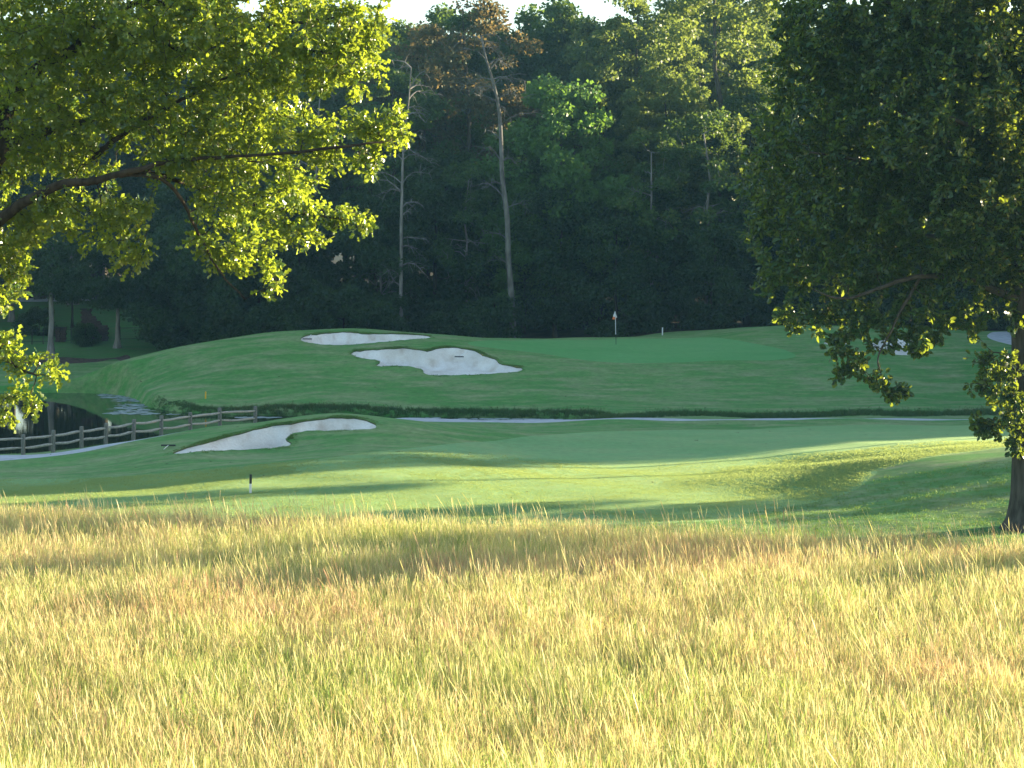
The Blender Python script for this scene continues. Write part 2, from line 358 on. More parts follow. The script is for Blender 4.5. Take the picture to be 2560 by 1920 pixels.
def H0(X, Y):
    X = np.asarray(X, float); Y = np.asarray(Y, float); sh = X.shape
    q = np.c_[X.ravel(), Y.ravel()] / CS; z = np.zeros(len(q))
    for s in range(0, len(q), 20000):
        qq = q[s:s + 20000]
        D = np.linalg.norm(qq[:, None] - (CT[None, :, :2] / CS), axis=2)
        z[s:s + 20000] = _phi(D) @ WT[:-3] + WT[-3] + qq @ WT[-2:]
    z = z.reshape(sh)
    z = np.where(Y > 240, 6.5 + (Y - 240) * 0.004, z)
    far = sstep(85, 120, np.abs(X)); z = z * (1 - far) + 3.2 * far
    near = np.interp(Y, NY, NZ) + 0.12 * np.sin(X * 0.13 + 1) * sstep(62, 40, Y)
    return np.where(Y < 57, near, near * (1 - sstep(57, 60, Y)) + z * sstep(57, 60, Y))
def H(X, Y, detail=True):
    X = np.asarray(X, float); Y = np.asarray(Y, float)
    z = H0(X, Y)
    d = np.full(X.shape, 99.0); mk = (X > -80) & (X < 12) & (Y > 84) & (Y < 140)
    if mk.any(): d[mk] = sdf(POND, X[mk], Y[mk])
    # ragged bank edge
    d = d + 0.07 * np.sin(X * 2.3 + np.sin(Y * 1.7)) * np.sin(X * 0.9 + 2)
    k = sstep(-0.4, 0.75, d)
    z = np.where(d < 3, (-0.7) * (1 - k) + np.maximum(z, 0.16) * k, z)
    mp = (Y > 78) & (Y < 108) & (np.abs(X) < 64)
    if mp.any():
        z = np.array(z); z[mp] += 0.19 * (1 - sstep(0.2, 2.2, sdf(PATH, X[mp], Y[mp])))
    if detail:
        z = z + 0.035 * np.sin(X * 0.9 + 0.6 * np.sin(Y * 0.5)) * np.sin(Y * 0.8 + 0.5 * np.sin(X * 0.4)) * (np.abs(d) > 1)
    return z
def h1(x, y): return float(H(np.array([float(x)]), np.array([float(y)]))[0])

def drape(poly, dmin=60.0, dmax=200.0):
    """photo outline -> ground outline: first hit of each sight line with the ground"""
    ds = np.linspace(dmin, dmax, 700); out = []
    for px, py in poly:
        X = (px - 1280) / F * ds; Z = CAM_H - (py - HZ) / F * ds
        hh = H(X, ds, False); k = np.argmax(hh >= Z)
        if k > 0:
            a0, a1 = Z[k - 1] - hh[k - 1], Z[k] - hh[k]
            d = ds[k - 1] + (ds[k] - ds[k - 1]) * a0 / (a0 - a1)
        else: d = ds[0]
        out.append(((px - 1280) / F * d, d))
    return out

z6 = lambda L: [(400 + x / 2.212, 780 + y / 2.212) for x, y in L]
B1 = catmull(drape([(425,1137),(470,1133),(560,1126),(650,1121),(700,1117),(727,1113),(727,1104),(719,1098),(735,1083),(762,1077),(800,1075.5),(860,1074),(900,1073),(930,1073),(941,1066),
      (935,1058),(915,1049),(880,1043),(830,1042),(780,1048),(720,1059),(680,1064),(630,1076),(570,1090),(520,1104),(480,1116),(440,1129)]), 4)
B2 = catmull(drape(z6([(1060,230),(1080,215),(1140,208),(1250,200),(1350,197),(1420,207),(1480,215),(1560,197),(1650,195),(1740,210),(1800,240),(1860,260),(1885,285),(1990,305),(2003,315),
      (1980,330),(1850,342),(1700,347),(1500,347),(1460,338),(1450,315),(1400,305),(1330,298),(1200,300),(1190,292),(1215,280),(1210,268),(1150,258),(1090,250)])), 4)
B3 = catmull(drape(z6([(780,145),(830,126),(950,113),(1050,110),(1130,119),(1300,118),(1450,125),(1500,135),(1480,142),(1350,155),(1250,165),(1130,175),(1000,180),(900,178),(820,170),(785,158)])), 4)
B4 = catmull(drape([(2172,862),(2200,850),(2240,846),(2280,850),(2296,866),(2292,885),(2262,888),(2225,884),(2190,876)]), 4)
B5 = catmull(drape([(2060,856),(2090,852),(2118,855),(2112,862),(2080,863)]), 4)
GREEN = catmull(drape([(1180,855),(1300,851),(1540,848),(1742,844),(1830,850),(1930,868),(1975,880),(1985,893),(1900,900),(1700,905),(1560,908),(1450,898),(1340,882),(1240,871),(1180,863)]), 5)
FAIR = catmull(drape([(300,1192),(450,1180),(626,1164),(807,1146),(897,1135),(1033,1119),(1214,1103),(1345,1089),(1489,1080),(1670,1076),(2000,1067),(2300,1063)]) +
      [(34, 98), (36, 84), (27, 78)] + drape([(2228,1166),(2198,1179),(2169,1203),(2145,1221),(2109,1236),(2073,1245),(1990,1263),(1880,1282)]) +
      [(6,61.5),(-4,60.8),(-14,60.6),(-24,62),(-32,66),(-34,74),(-26,80)], 5)
MEADOW = np.array([(-60,-30),(60,-30),(60,50),(30,51.2),(18,52.8),(8,55.6),(0,57.2),(-8,59.2),(-16,61),(-28,62.5),(-60,63)])
PATH2 = strip(catopen([(62,118),(50,124),(42,130),(37.5,133),(37.2,137),(41,145),(50,158)]), 2.0)
ROAD = strip(catopen([(-90,193),(-60,194.5),(-40,195.5),(-20,198),(0,204)]), 5.5)
MULCH = catmull(drape([(40,896),(110,893),(220,897),(290,893),(325,891),(332,895),(300,901),(240,906),(150,909),(60,907)]), 4)

xs = np.unique(np.r_[np.linspace(-420, -90, 18), np.linspace(-90, -42, 49), np.arange(-42, 42.01, 0.3), np.linspace(42, 90, 49), np.linspace(90, 420, 18)].round(4))
ys = np.unique(np.r_[np.linspace(-300, 10, 20), np.linspace(10, 56, 60), np.arange(56, 142.01, 0.25), np.linspace(142, 210, 100), np.linspace(210, 900, 40)].round(4))
GX, GY = np.meshgrid(xs, ys); GZ = H(GX, GY)
gy_, gx_ = np.gradient(GZ, ys, xs)
CLS = [('sand_bunker', B1), ('sand_bunker', B2), ('sand_bunker', B3), ('sand_bunker', B4), ('sand_bunker', B5), ('cart_path', PATH), ('cart_path', PATH2), ('road', ROAD), ('mulch_bed', MULCH),
       ('putting_green', GREEN), ('fairway', FAIR), ('meadow_ground', MEADOW)]
def partition():
    nk = len(CLS); Fk = []
    for nm, P in CLS:
        f = np.full(GX.shape, 50.0)
        lo, hi = P.min(0) - 3, P.max(0) + 3
        mk = (GX >= lo[0]) & (GX <= hi[0]) & (GY >= lo[1]) & (GY <= hi[1])
        f[mk] = sdf(P, GX[mk], GY[mk])
        if nm in ('sand_bunker',): f[mk] += 0.05 * np.sin(GX[mk] * 5.1) + 0.04 * np.sin(GX[mk] * 11.0 + GY[mk] * 3)
        Fk.append(f)
    # forest floor / lawn handled as two more classes by distance
    fl = 146.5 + 1.5 * np.sin(GX * 0.21) - GY + np.where(GX < -24, (np.clip(-24 - GX, 0, 6)) * 8.0, 0)   # neg inside forest
    lawn = np.maximum(GX + 24 - 0.0 * GY, 145.5 - GY)
    Fk += [fl, lawn]; names = [n for n, _ in CLS] + ['forest_floor', 'lawn']
    Fk = np.array(Fk); nk = len(Fk)
    ny, nx = GX.shape
    out = {k: ([], [], {}) for k in range(nk + 1)}     # verts, faces, key
    V4 = [(0, 0), (0, 1), (1, 1), (1, 0)]
    def vid(k, v):
        vs, fs, ky = out[k]; key = (round(v[0], 4), round(v[1], 4))
        i = ky.get(key)
        if i is None: i = len(vs); ky[key] = i; vs.append(v)
        return i
    neg = Fk < 0
    cn = neg[:, :-1, :-1].astype(int) + neg[:, :-1, 1:] + neg[:, 1:, 1:] + neg[:, 1:, :-1]
    allin = cn == 4; none = cn == 0
    owner = np.full((ny - 1, nx - 1), nk); settled = np.ones((ny - 1, nx - 1), bool); done = np.zeros((ny - 1, nx - 1), bool)
    for k in range(nk):
        mixed = ~allin[k] & ~none[k] & ~done
        settled[mixed] = False; done |= mixed
        t = allin[k] & ~done; owner[t] = k; done |= t
    def clip(poly, idx, sign):
        res = []; n = len(poly)
        for i in range(n):
            a, b = poly[i], poly[(i + 1) % n]; fa, fb = a[3][idx] * sign, b[3][idx] * sign
            if fa < 0: res.append(a)
            if (fa < 0) != (fb < 0):
                t = fa / (fa - fb)
                res.append((a[0] + (b[0] - a[0]) * t, a[1] + (b[1] - a[1]) * t, a[2] + (b[2] - a[2]) * t, a[3] + (b[3] - a[3]) * t))
        return res
    for k in range(nk + 1):
        jj, ii = np.nonzero((owner == k) & settled)
        if not len(jj): continue
        q = np.stack([jj * nx + ii, jj * nx + ii + 1, (jj + 1) * nx + ii + 1, (jj + 1) * nx + ii], 1)
        u, inv = np.unique(q.ravel(), return_inverse=True)
        X, Y, Z = GX.ravel()[u], GY.ravel()[u], GZ.ravel()[u]
        vs = list(zip(X.tolist(), Y.tolist(), Z.tolist()))
        ky = {(round(a, 4), round(b, 4)): i for i, (a, b, _) in enumerate(vs)}
        out[k] = (vs, inv.reshape(-1, 4).tolist(), ky)
    jj, ii = np.nonzero(~settled)
    for j, i in zip(jj.tolist(), ii.tolist()):
        poly = [(float(GX[j + a, i + b]), float(GY[j + a, i + b]), float(GZ[j + a, i + b]), Fk[:, j + a, i + b]) for a, b in V4]
        for k in range(nk + 1):
            if len(poly) < 3: break
            if k == nk: ins, rest = poly, []
            else:
                f = [p[3][k] for p in poly]
                if min(f) >= 0: continue
                if max(f) < 0: ins, rest = poly, []
                else: ins, rest = clip(poly, k, 1), clip(poly, k, -1)
            if len(ins) >= 3:
                ids = []
                for p in ins:
                    v = vid(k, (p[0], p[1], p[2]))
                    if not ids or v != ids[-1]: ids.append(v)
                if ids and ids[0] == ids[-1]: ids.pop()
                if len(ids) >= 3: out[k][1].append(ids)
            poly = rest
    return out, names + ['ground']
PARTS, PNAMES = partition()
def grad_normals(V):
    i = np.clip(np.searchsorted(xs, V[:, 0]) - 1, 0, len(xs) - 2); j = np.clip(np.searchsorted(ys, V[:, 1]) - 1, 0, len(ys) - 2)
    tx = (V[:, 0] - xs[i]) / (xs[i + 1] - xs[i]); ty = (V[:, 1] - ys[j]) / (ys[j + 1] - ys[j])
    def s(G): return (G[j, i] * (1 - tx) + G[j, i + 1] * tx) * (1 - ty) + (G[j + 1, i] * (1 - tx) + G[j + 1, i + 1] * tx) * ty
    n = np.c_[-s(gx_), -s(gy_), np.ones(len(V))]; return n / np.linalg.norm(n, axis=1)[:, None]
SAND_INFO = {}
def build_ground():
    mats = dict(sand_bunker='sand', cart_path='path', road='path', mulch_bed='mulch', putting_green='green', fairway='fairway', meadow_ground='meadow_soil', forest_floor='litter', lawn='lawn', ground='rough')
    sandlab = ['kidney shaped white sand bunker cut into the near mound beside the fence', 'large lobed white sand bunker cut into the front of the green hill',
               'long thin white sand bunker on the hilltop left of the putting green', 'white sand bunker half hidden behind the hanging leaves of the right oak',
               'small sliver of white sand bunker at the right end of the putting green']
    objs = {}
    for k, nm in enumerate(PNAMES):
        vs, fs, ky = PARTS[k]
        if not fs: continue
        V = np.array(vs, float); sandy = nm == 'sand_bunker'
        if sandy:
            P = CLS[k][1]; d = -sdf(P, V[:, 0], V[:, 1]); y0, y1 = P[:, 1].min(), P[:, 1].max()
            t = (V[:, 1] - y0) / (y1 - y0)
            lip = 0.07 if k < 3 else 0.04
            wob = 0.03 * np.sin(V[:, 0] * 3.1 + V[:, 1]) + 0.02 * np.sin(V[:, 0] * 7.3)
            V[:, 2] -= lip + (0.7 if k < 3 else 0.1) * sstep(0, 0.9, d) * sstep(0.12, 0.6, t) + wob * sstep(0, 0.3, d)
        me = bpy.data.meshes.new(nm); me.from_pydata(V.tolist(), [], fs); me.update()
        me.polygons.foreach_set('use_smooth', np.ones(len(me.polygons), bool))
        if not sandy: me.normals_split_custom_set_from_vertices(grad_normals(V).tolist())
        if nm == 'ground': o = link('ground', me, M['rough']); tag(o, kind='structure')
        elif sandy:
            o = link('sand_bunker', me, M['sand']); tag(o, sandlab[k], 'bunker', 'sand bunkers round the green and the fairway'); SAND_INFO[k] = o
            bm = bmesh.new(); bm.from_mesh(me)
            be = [e for e in bm.edges if len(e.link_faces) == 1]
            lm = bpy.data.meshes.new('turf_lip'); LV = []; LF = []
            for e in be:
                a, b = e.verts[0].co, e.verts[1].co; n0 = len(LV)
                LV += [(a.x, a.y, a.z), (b.x, b.y, b.z), (b.x, b.y, b.z + lip), (a.x, a.y, a.z + lip)]; LF.append((n0, n0 + 1, n0 + 2, n0 + 3))
            bm.free(); lm.from_pydata(LV, [], LF); lm.update(); link('turf_lip', lm, M['lip'], o)
        else:
            o = link(nm, me, M[mats[nm]]); tag(o, kind='structure')
            if nm == 'mulch_bed': tag(o, 'strip of reddish brown pine straw along the far lawn edge')
        objs[nm] = o
    return objs
GO = build_ground()

wm = bpy.data.meshes.new('pond_water')
bmw = bmesh.new(); vv = [bmw.verts.new((x, y, 0)) for x, y in ((-85, 84), (14, 84), (14, 140), (-85, 140))]; bmw.faces.new(vv); bmw.to_mesh(wm); bmw.free()
tag(link('pond_water', wm, M['water']), kind='structure')

# pale patches on the pond: scum near the hill and painted sky reflections
def scum():
    rng = random.Random(5); V = []; Fs = []
    rows = [(988, 250, 372, 6), (993, 262, 375, 5), (1000, 285, 372, 5), (1013, 292, 368, 4), (1020, 278, 355, 4), (1029, 285, 372, 5), (1034, 276, 392, 3), (1036, 424, 437, 1),
            (1044, 590, 690, 2), (1046, 1010, 1090, 2), (1048, 1140, 1400, 2), (1053, 1250, 1420, 1)]
    for (py, x0, x1, th) in rows:
        d = CAM_H * F / (py - HZ)
        for q in range(max(4, int((x1 - x0) / 3.2))):
            cx = (x0 + rng.random() * (x1 - x0) - 1280) / F * d; cy_ = d + rng.gauss(0, 0.6) * th * 0.2
            rx, ry = rng.uniform(0.08, 0.55), rng.uniform(0.04, 0.22) * (1 + th * 0.18)
            n0 = len(V)
            for k in range(10):
                a = k * math.tau / 10; rr = rng.uniform(0.6, 1.2)
                V.append((cx + math.cos(a) * rx * rr, cy_ + math.sin(a) * ry * rr, 0.006 + 0.0004 * (len(V) // 10 % 20)))
            Fs.append(list(range(n0, n0 + 10)))
    me = bpy.data.meshes.new('scum_and_reflections'); me.from_pydata(V, [], Fs); me.update()
    o = link('scum_and_reflections', me, simple_mat('scum_and_reflections', (0.16, 0.22, 0.18), (0.42, 0.46, 0.46), 3, 0.7, None, 0.0, 0.4, 5, False))
    tag(o, 'pale floating scum and painted sky reflections on the pond below the hill', None, None, 'stuff')
scum()

# ------------------------------------------------------------------ leaves and trees
def frames(dirv, rng, roll=None, up_bias=0.0):
    """orthonormal frames (n,3,3): rows = side, forward, normal"""
    f = dirv / (np.linalg.norm(dirv, axis=1)[:, None] + 1e-9)
    r = rng.normal(size=f.shape); r[:, 2] += up_bias
    nrm = r - (r * f).sum(1)[:, None] * f; nrm /= (np.linalg.norm(nrm, axis=1)[:, None] + 1e-9)
    s = np.cross(f, nrm)
    return np.stack([s, f, nrm], 1)

def place(template, tfaces, pos, fr, size, tone):
    """copy a leaf template onto frames, as one big vertex array"""
    n = len(pos); k = len(template)
    V = pos[:, None, :] + np.einsum('kj,njc->nkc', template, fr) * size[:, None, None]
    Fc = (tfaces[None] + (np.arange(n) * k)[:, None, None]).reshape(-1, tfaces.shape[1])
    return V.reshape(-1, 3), Fc, np.repeat(tone, k)

# rhombic leaf clump for far trees: one bent quad
RH = np.array([(0, 0, 0), (0.42, 0.45, 0.10), (0, 1, 0), (-0.42, 0.5, 0.12)]); RHF = np.array([(0, 1, 2, 3)])
def lobed(pts):
    V = [(0, y, -0.02 * math.sin(y * 3)) for _, y in pts]; n = len(pts)
    V += [(x, y + 0.05 * x, 0.28 * x) for x, y in pts] + [(-x, y + 0.05 * x, 0.28 * x) for x, y in pts]
    T = []
    for i in range(n - 1):
        a, b, c_, d = i, i + 1, n + i + 1, n + i; e_, f_ = 2 * n + i + 1, 2 * n + i
        if pts[i][0] > 0.035: T += [(a, d, c_), (a, f_, e_)]
        if pts[i + 1][0] > 0: T += [(a, c_, b), (a, b, e_)]
        elif pts[i][0] > 0.035: T[-2] = (a, d, b); T[-1] = (a, b, f_)
    return np.array(V), np.array(T)
OAKV, OAKF = lobed([(0.02, 0), (0.10, 0.22), (0.30, 0.40), (0.13, 0.50), (0.36, 0.70), (0.12, 0.80), (0.0, 1.0)])
OAKV2, OAKF2 = lobed([(0.03, 0), (0.27, 0.30), (0.08, 0.48), (0.33, 0.72), (0.0, 1.0)])
OAKV3, OAKF3 = lobed([(0.03, 0), (0.34, 0.42), (0.28, 0.76), (0.0, 1.0)])

def attach(nodes, nrad, tips, rng, rtip=0.008, sag=0.12, rmax=0.05):
    """join each tip to the nearest wood so far; returns limb polylines"""
    P = [np.array(p, float) for p in nodes]; arr = np.array(P)
    d0 = np.array([np.min(np.linalg.norm(arr - t, axis=1)) for t in tips])
    order = np.argsort(d0); cap = len(arr) + 3 * len(tips) + 8
    A = np.zeros((cap, 3)); A[:len(arr)] = arr; Rr = np.zeros(cap); Rr[:len(arr)] = nrad; n = len(arr)
    out = []; tdir = np.zeros((len(tips), 3))
    for i in order:
        t = tips[i]; dd = np.linalg.norm(A[:n] - t, axis=1) + 0.15 * np.maximum(0, 0.02 - Rr[:n]) / 0.02
        j = int(np.argmin(dd)); a = A[j]; L = np.linalg.norm(t - a); ra = min(Rr[j] * 0.75, rmax, 0.012 + 0.014 * L)
        m1 = a + (t - a) * 0.33 + rng.normal(size=3) * L * 0.07 + np.array([0, 0, sag * L * 0.5])
        m2 = a + (t - a) * 0.68 + rng.normal(size=3) * L * 0.07 + np.array([0, 0, sag * L * 0.6])
        ra = max(ra, rtip * 1.2)
        rr = [ra, ra * 0.8, ra * 0.55 + rtip * .3, rtip]
        out.append((np.array([a, m1, m2, t]), rr)); tdir[i] = (t - m2)
        for q, p in enumerate((m1, m2, t)):
            A[n] = p; Rr[n] = rr[q + 1]; n += 1
    return out, tdir

def densify(poly, k=5):
    P = [np.array(p[:3], float) for p in poly]; r = [p[3] for p in poly]
    P = [2 * P[0] - P[1]] + P + [2 * P[-1] - P[-2]]; out = []; rr = []
    for i in range(1, len(P) - 2):
        for t in np.linspace(0, 1, k, endpoint=False):
            p0, p1, p2, p3 = P[i - 1:i + 3]
            out.append(0.5 * ((2 * p1) + (-p0 + p2) * t + (2 * p0 - 5 * p1 + 4 * p2 - p3) * t * t + (-p0 + 3 * p1 - 3 * p2 + p3) * t ** 3))
            rr.append(r[i - 1] * (1 - t) + r[i] * t)
    out.append(P[-2]); rr.append(r[-1]); return np.array(out), np.array(rr)

def far_tree_proto(seed, height, rad, base, nclump, leaves, lsize, shape='round', lean=0.0, sparse=1.0, trunk_r=0.3, cr=(1.0, 1.7), tone=(0.15, 0.75), bare=0):
    rng = np.random.default_rng(seed)
    tb = Tubes(); k = 9
    zz = np.linspace(0, height * 0.9, k); wob = np.cumsum(rng.normal(size=(k, 2)) * height * 0.008, axis=0)
    tp = np.c_[wob[:, 0] + lean * zz, wob[:, 1], zz]; tr = trunk_r * (1 - zz / height) ** 0.75 + 0.03; tr[0] *= 1.5
    tb.add(tp, tr, 8)
    # clump centres
    C = []; tries = 0
    while len(C) < nclump and tries < 20000:
        tries += 1
        u = rng.random(); z = base + (1 - base) * u
        if shape == 'round': w = math.sin(math.pi * min(1, max(0.02, (u * 0.92 + 0.06)))) ** 0.55
        elif shape == 'cone': w = (1 - u) ** 0.7 * 0.95 + 0.08
        elif shape == 'vase': w = 0.45 + 0.55 * math.sin(math.pi * u ** 0.8)
        else: w = 1.0
        a = rng.random() * math.tau; rr = rad * w * (0.35 + 0.65 * math.sqrt(rng.random())) * (1 + 0.25 * math.sin(2 * a + seed) + 0.18 * math.sin(3 * a + 2.1 * seed + u * 7))
        p = np.array([math.cos(a) * rr + lean * z * height, math.sin(a) * rr, z * height])
        if all(np.linalg.norm(p - q) > 0.75 for q in C): C.append(p)
    C = np.array(C)
    limbs, _ = attach(tp[2:], tr[2:], C, rng, 0.02, -0.15, 0.16)
    for pl, rr in limbs: tb.add(pl, rr, 4, False)
    for q in range(bare):       # bare dead limbs low on the stem
        z = height * rng.uniform(0.22, 0.7); a = rng.random() * math.tau; L = rng.uniform(1.2, 3.4)
        b0 = np.array([np.interp(z, zz, tp[:, 0]), np.interp(z, zz, tp[:, 1]), z]); dr = np.array([math.cos(a), math.sin(a) * .6, rng.uniform(-0.25, 0.4)])
        p = [b0 + dr * L * t + np.array([0, 0, 0.25 * L * math.sin(t * 2.6)]) + rng.normal(size=3) * 0.06 * L * t for t in (0, .3, .6, 1)]
        tb.add(p, [0.06, 0.045, 0.03, 0.012], 4, False)
        for qq in range(4):
            t = rng.integers(1, 4); tb.add([p[t], p[t] + rng.normal(size=3) * 0.35 + dr * 0.3, p[t] + rng.normal(size=3) * 0.5 + dr * 0.7 - np.array([0, 0, .3])], [0.022, 0.016, 0.008], 3, False)
    cen = C.mean(0)
    npc = leaves // len(C); pos = []; dr = []; tn = []
    for p in C:
        r = rng.uniform(*cr); n = int(npc * rng.uniform(0.6, 1.4) * sparse)
        g = rng.normal(size=(n, 3)); g /= np.linalg.norm(g, axis=1)[:, None] + 1e-9
        g *= (rng.random(n) ** 0.42)[:, None]
        # uneven, flattened boughs that droop at the rim
        off = g * np.array([r, r, r * 0.55]); off[:, 2] -= 0.16 * (off[:, 0] ** 2 + off[:, 1] ** 2) / r
        pos.append(p + off)
        d = g * 0.6 + rng.normal(size=(n, 3)) * 0.7; d[:, 2] -= 0.25; dr.append(d)
        tn.append(np.clip(rng.normal((tone[0] + tone[1]) / 2, 0.14, n) + rng.uniform(-0.16, 0.16), 0, 1))
    pos = np.concatenate(pos); dr = np.concatenate(dr); tn = np.concatenate(tn)
    V, Fc, T = place(RH, RHF, pos, frames(dr, rng, up_bias=0.9), lsize * rng.uniform(0.6, 1.35, len(pos)), tn)
    return tb.mesh('trunk'), np_mesh('crown', V, Fc, 4, {'tone': T})

FOREST = [(0.0, (0.012, 0.038, 0.016)), (0.35, (0.026, 0.072, 0.024)), (0.65, (0.050, 0.108, 0.028)), (1.0, (0.13, 0.155, 0.04))]
M['leaf_forest'] = leaf_mat('forest_leaves', FOREST, (0.30, 0.42, 0.05), 0.38, 0.25, 0.5, 0.12)
M['leaf_yellow'] = leaf_mat('yellow_green_leaves', [(0.0, (0.035, 0.075, 0.018)), (0.5, (0.075, 0.125, 0.030)), (1.0, (0.16, 0.165, 0.04))], (0.38, 0.46, 0.07), 0.42, 0.3, 0.45, 0.15)
M['leaf_bright'] = leaf_mat('fresh_green_leaves', [(0.0, (0.035, 0.085, 0.02)), (0.5, (0.055, 0.135, 0.03)), (1.0, (0.09, 0.18, 0.045))], (0.3, 0.5, 0.05), 0.4, 0.3, 0.45, 0.2)
M['leaf_rust'] = leaf_mat('rusty_thin_leaves', [(0.0, (0.028, 0.055, 0.022)), (0.5, (0.056, 0.072, 0.034)), (1.0, (0.10, 0.08, 0.04))], (0.42, 0.28, 0.10), 0.38, 0.2, 0.55, 0.2)
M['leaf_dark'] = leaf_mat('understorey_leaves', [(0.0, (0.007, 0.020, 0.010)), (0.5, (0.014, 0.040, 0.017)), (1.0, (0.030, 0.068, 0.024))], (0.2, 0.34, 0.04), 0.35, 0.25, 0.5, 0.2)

PROTO = {
    'oakA': (far_tree_proto(11, 28, 5.4, 0.22, 85, 24000, 0.34, 'round', trunk_r=0.34), 'bark', 'leaf_forest'),
    'oakB': (far_tree_proto(12, 26, 5.0, 0.25, 75, 22000, 0.34, 'vase', trunk_r=0.30), 'bark', 'leaf_forest'),
    'tall': (far_tree_proto(13, 31, 4.0, 0.42, 58, 15000, 0.36, 'round', trunk_r=0.28, cr=(0.9, 1.5)), 'bark', 'leaf_forest'),
    'yellow': (far_tree_proto(14, 31, 5.6, 0.36, 80, 17000, 0.34, 'vase', trunk_r=0.34, cr=(0.8, 1.5)), 'bark', 'leaf_yellow'),
    'rust': (far_tree_proto(15, 26, 4.2, 0.52, 46, 7000, 0.30, 'round', trunk_r=0.30, cr=(0.8, 1.3), bare=14), 'bark', 'leaf_rust'),
    'round': (far_tree_proto(16, 19, 5.2, 0.10, 85, 24000, 0.32, 'round', trunk_r=0.26), 'bark', 'leaf_bright'),
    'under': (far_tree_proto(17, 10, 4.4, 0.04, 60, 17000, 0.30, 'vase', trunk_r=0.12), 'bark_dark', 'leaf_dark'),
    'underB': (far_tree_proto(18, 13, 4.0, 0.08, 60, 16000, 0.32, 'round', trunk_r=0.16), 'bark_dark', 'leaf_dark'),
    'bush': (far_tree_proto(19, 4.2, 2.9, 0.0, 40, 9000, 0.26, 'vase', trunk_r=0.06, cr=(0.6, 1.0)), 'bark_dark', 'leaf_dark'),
    'lawntree': (far_tree_proto(20, 9, 3.6, 0.30, 46, 9000, 0.26, 'round', trunk_r=0.20, cr=(0.7, 1.2)), 'bark_pale', 'leaf_dark'),
    'thin': (far_tree_proto(21, 16, 3.2, 0.18, 42, 6500, 0.24, 'vase', trunk_r=0.11, cr=(0.6, 1.1), bare=10), 'bark_pale', 'leaf_forest'),
    'snag': (far_tree_proto(22, 24, 2.2, 0.62, 14, 500, 0.26, 'vase', trunk_r=0.20, cr=(0.4, 0.8), bare=34), 'bark_pale', 'leaf_rust'),
}
def far_tree(kind, x, y, rz, s, label, cat='tree', group='trees of the wood behind the green', name=None, zs=1.0, leaf=None):
    (tm, cm), bk, lf = PROTO[kind]
    nm = name or {'oakA': 'oak_tree', 'oakB': 'oak_tree', 'tall': 'tall_tree', 'yellow': 'yellowing_tree', 'rust': 'thinning_tree', 'round': 'round_tree', 'under': 'understorey_tree',
          'underB': 'understorey_tree', 'bush': 'bush', 'lawntree': 'lawn_tree', 'thin': 'sapling_tree', 'snag': 'dead_tree'}[kind]
    e = empty(nm, (x, y, h1(x, y) - 0.1), rz); e.scale = (s, s, s * zs)
    tag(e, label, cat, group)
    a = link('trunk', tm, M[bk], e)
    if leaf:
        b = link('crown', cm, None, e)
        if not cm.materials: cm.materials.append(M[lf])
        b.material_slots[0].link = 'OBJECT'; b.material_slots[0].material = M[leaf]
    else: b = link('crown', cm, M[lf], e)
    return e

rg = random.Random(77)
def X(px, d): return (px - 1280) / F * d
# front features of the wood ------------------------------------------------
far_tree('round', X(1395, 156), 156, 0.4, 1.12, 'fresh green full crowned tree at the front of the wood, just left of the flag', group=None)
far_tree('rust', X(1190, 162), 162, 1.0, 1.12, 'rusty thin topped tree left of the tall bare trunk', group=None)
far_tree('rust', X(1060, 166), 166, 2.4, 1.05, 'rusty brown thinning tree above the large bunker', group=None)
far_tree('rust', X(905, 164), 164, 4.0, 1.0, 'brownish thinning tree beside the right tip of the left oak', group=None)
far_tree('yellow', X(1790, 160), 160, 2.0, 1.10, 'tall pale yellow green tree with a straight trunk, left of the right oak', group=None)
far_tree('yellow', X(1610, 171), 171, 3.3, 1.02, 'yellowing tree between the flag and the tall pale tree', group=None)
far_tree('yellow', X(1500, 176), 176, 5.3, 0.95, 'yellow leaved tree above and behind the flag', group=None, zs=0.95)
far_tree('thin', X(1640, 152), 152, 1.0, 1.05, 'thin branching grey tree right of the flag', group=None)
far_tree('thin', X(1760, 153), 153, 3.0, 1.15, 'thin branching grey tree left of the right oak', group=None)
far_tree('thin', X(1160, 153), 153, 5.0, 0.95, 'slender leafy sapling left of the tall bare trunk', group=None)
far_tree('thin', X(960, 154), 154, 0.3, 0.9, 'slender sapling just left of the dead grey tree', group=None)

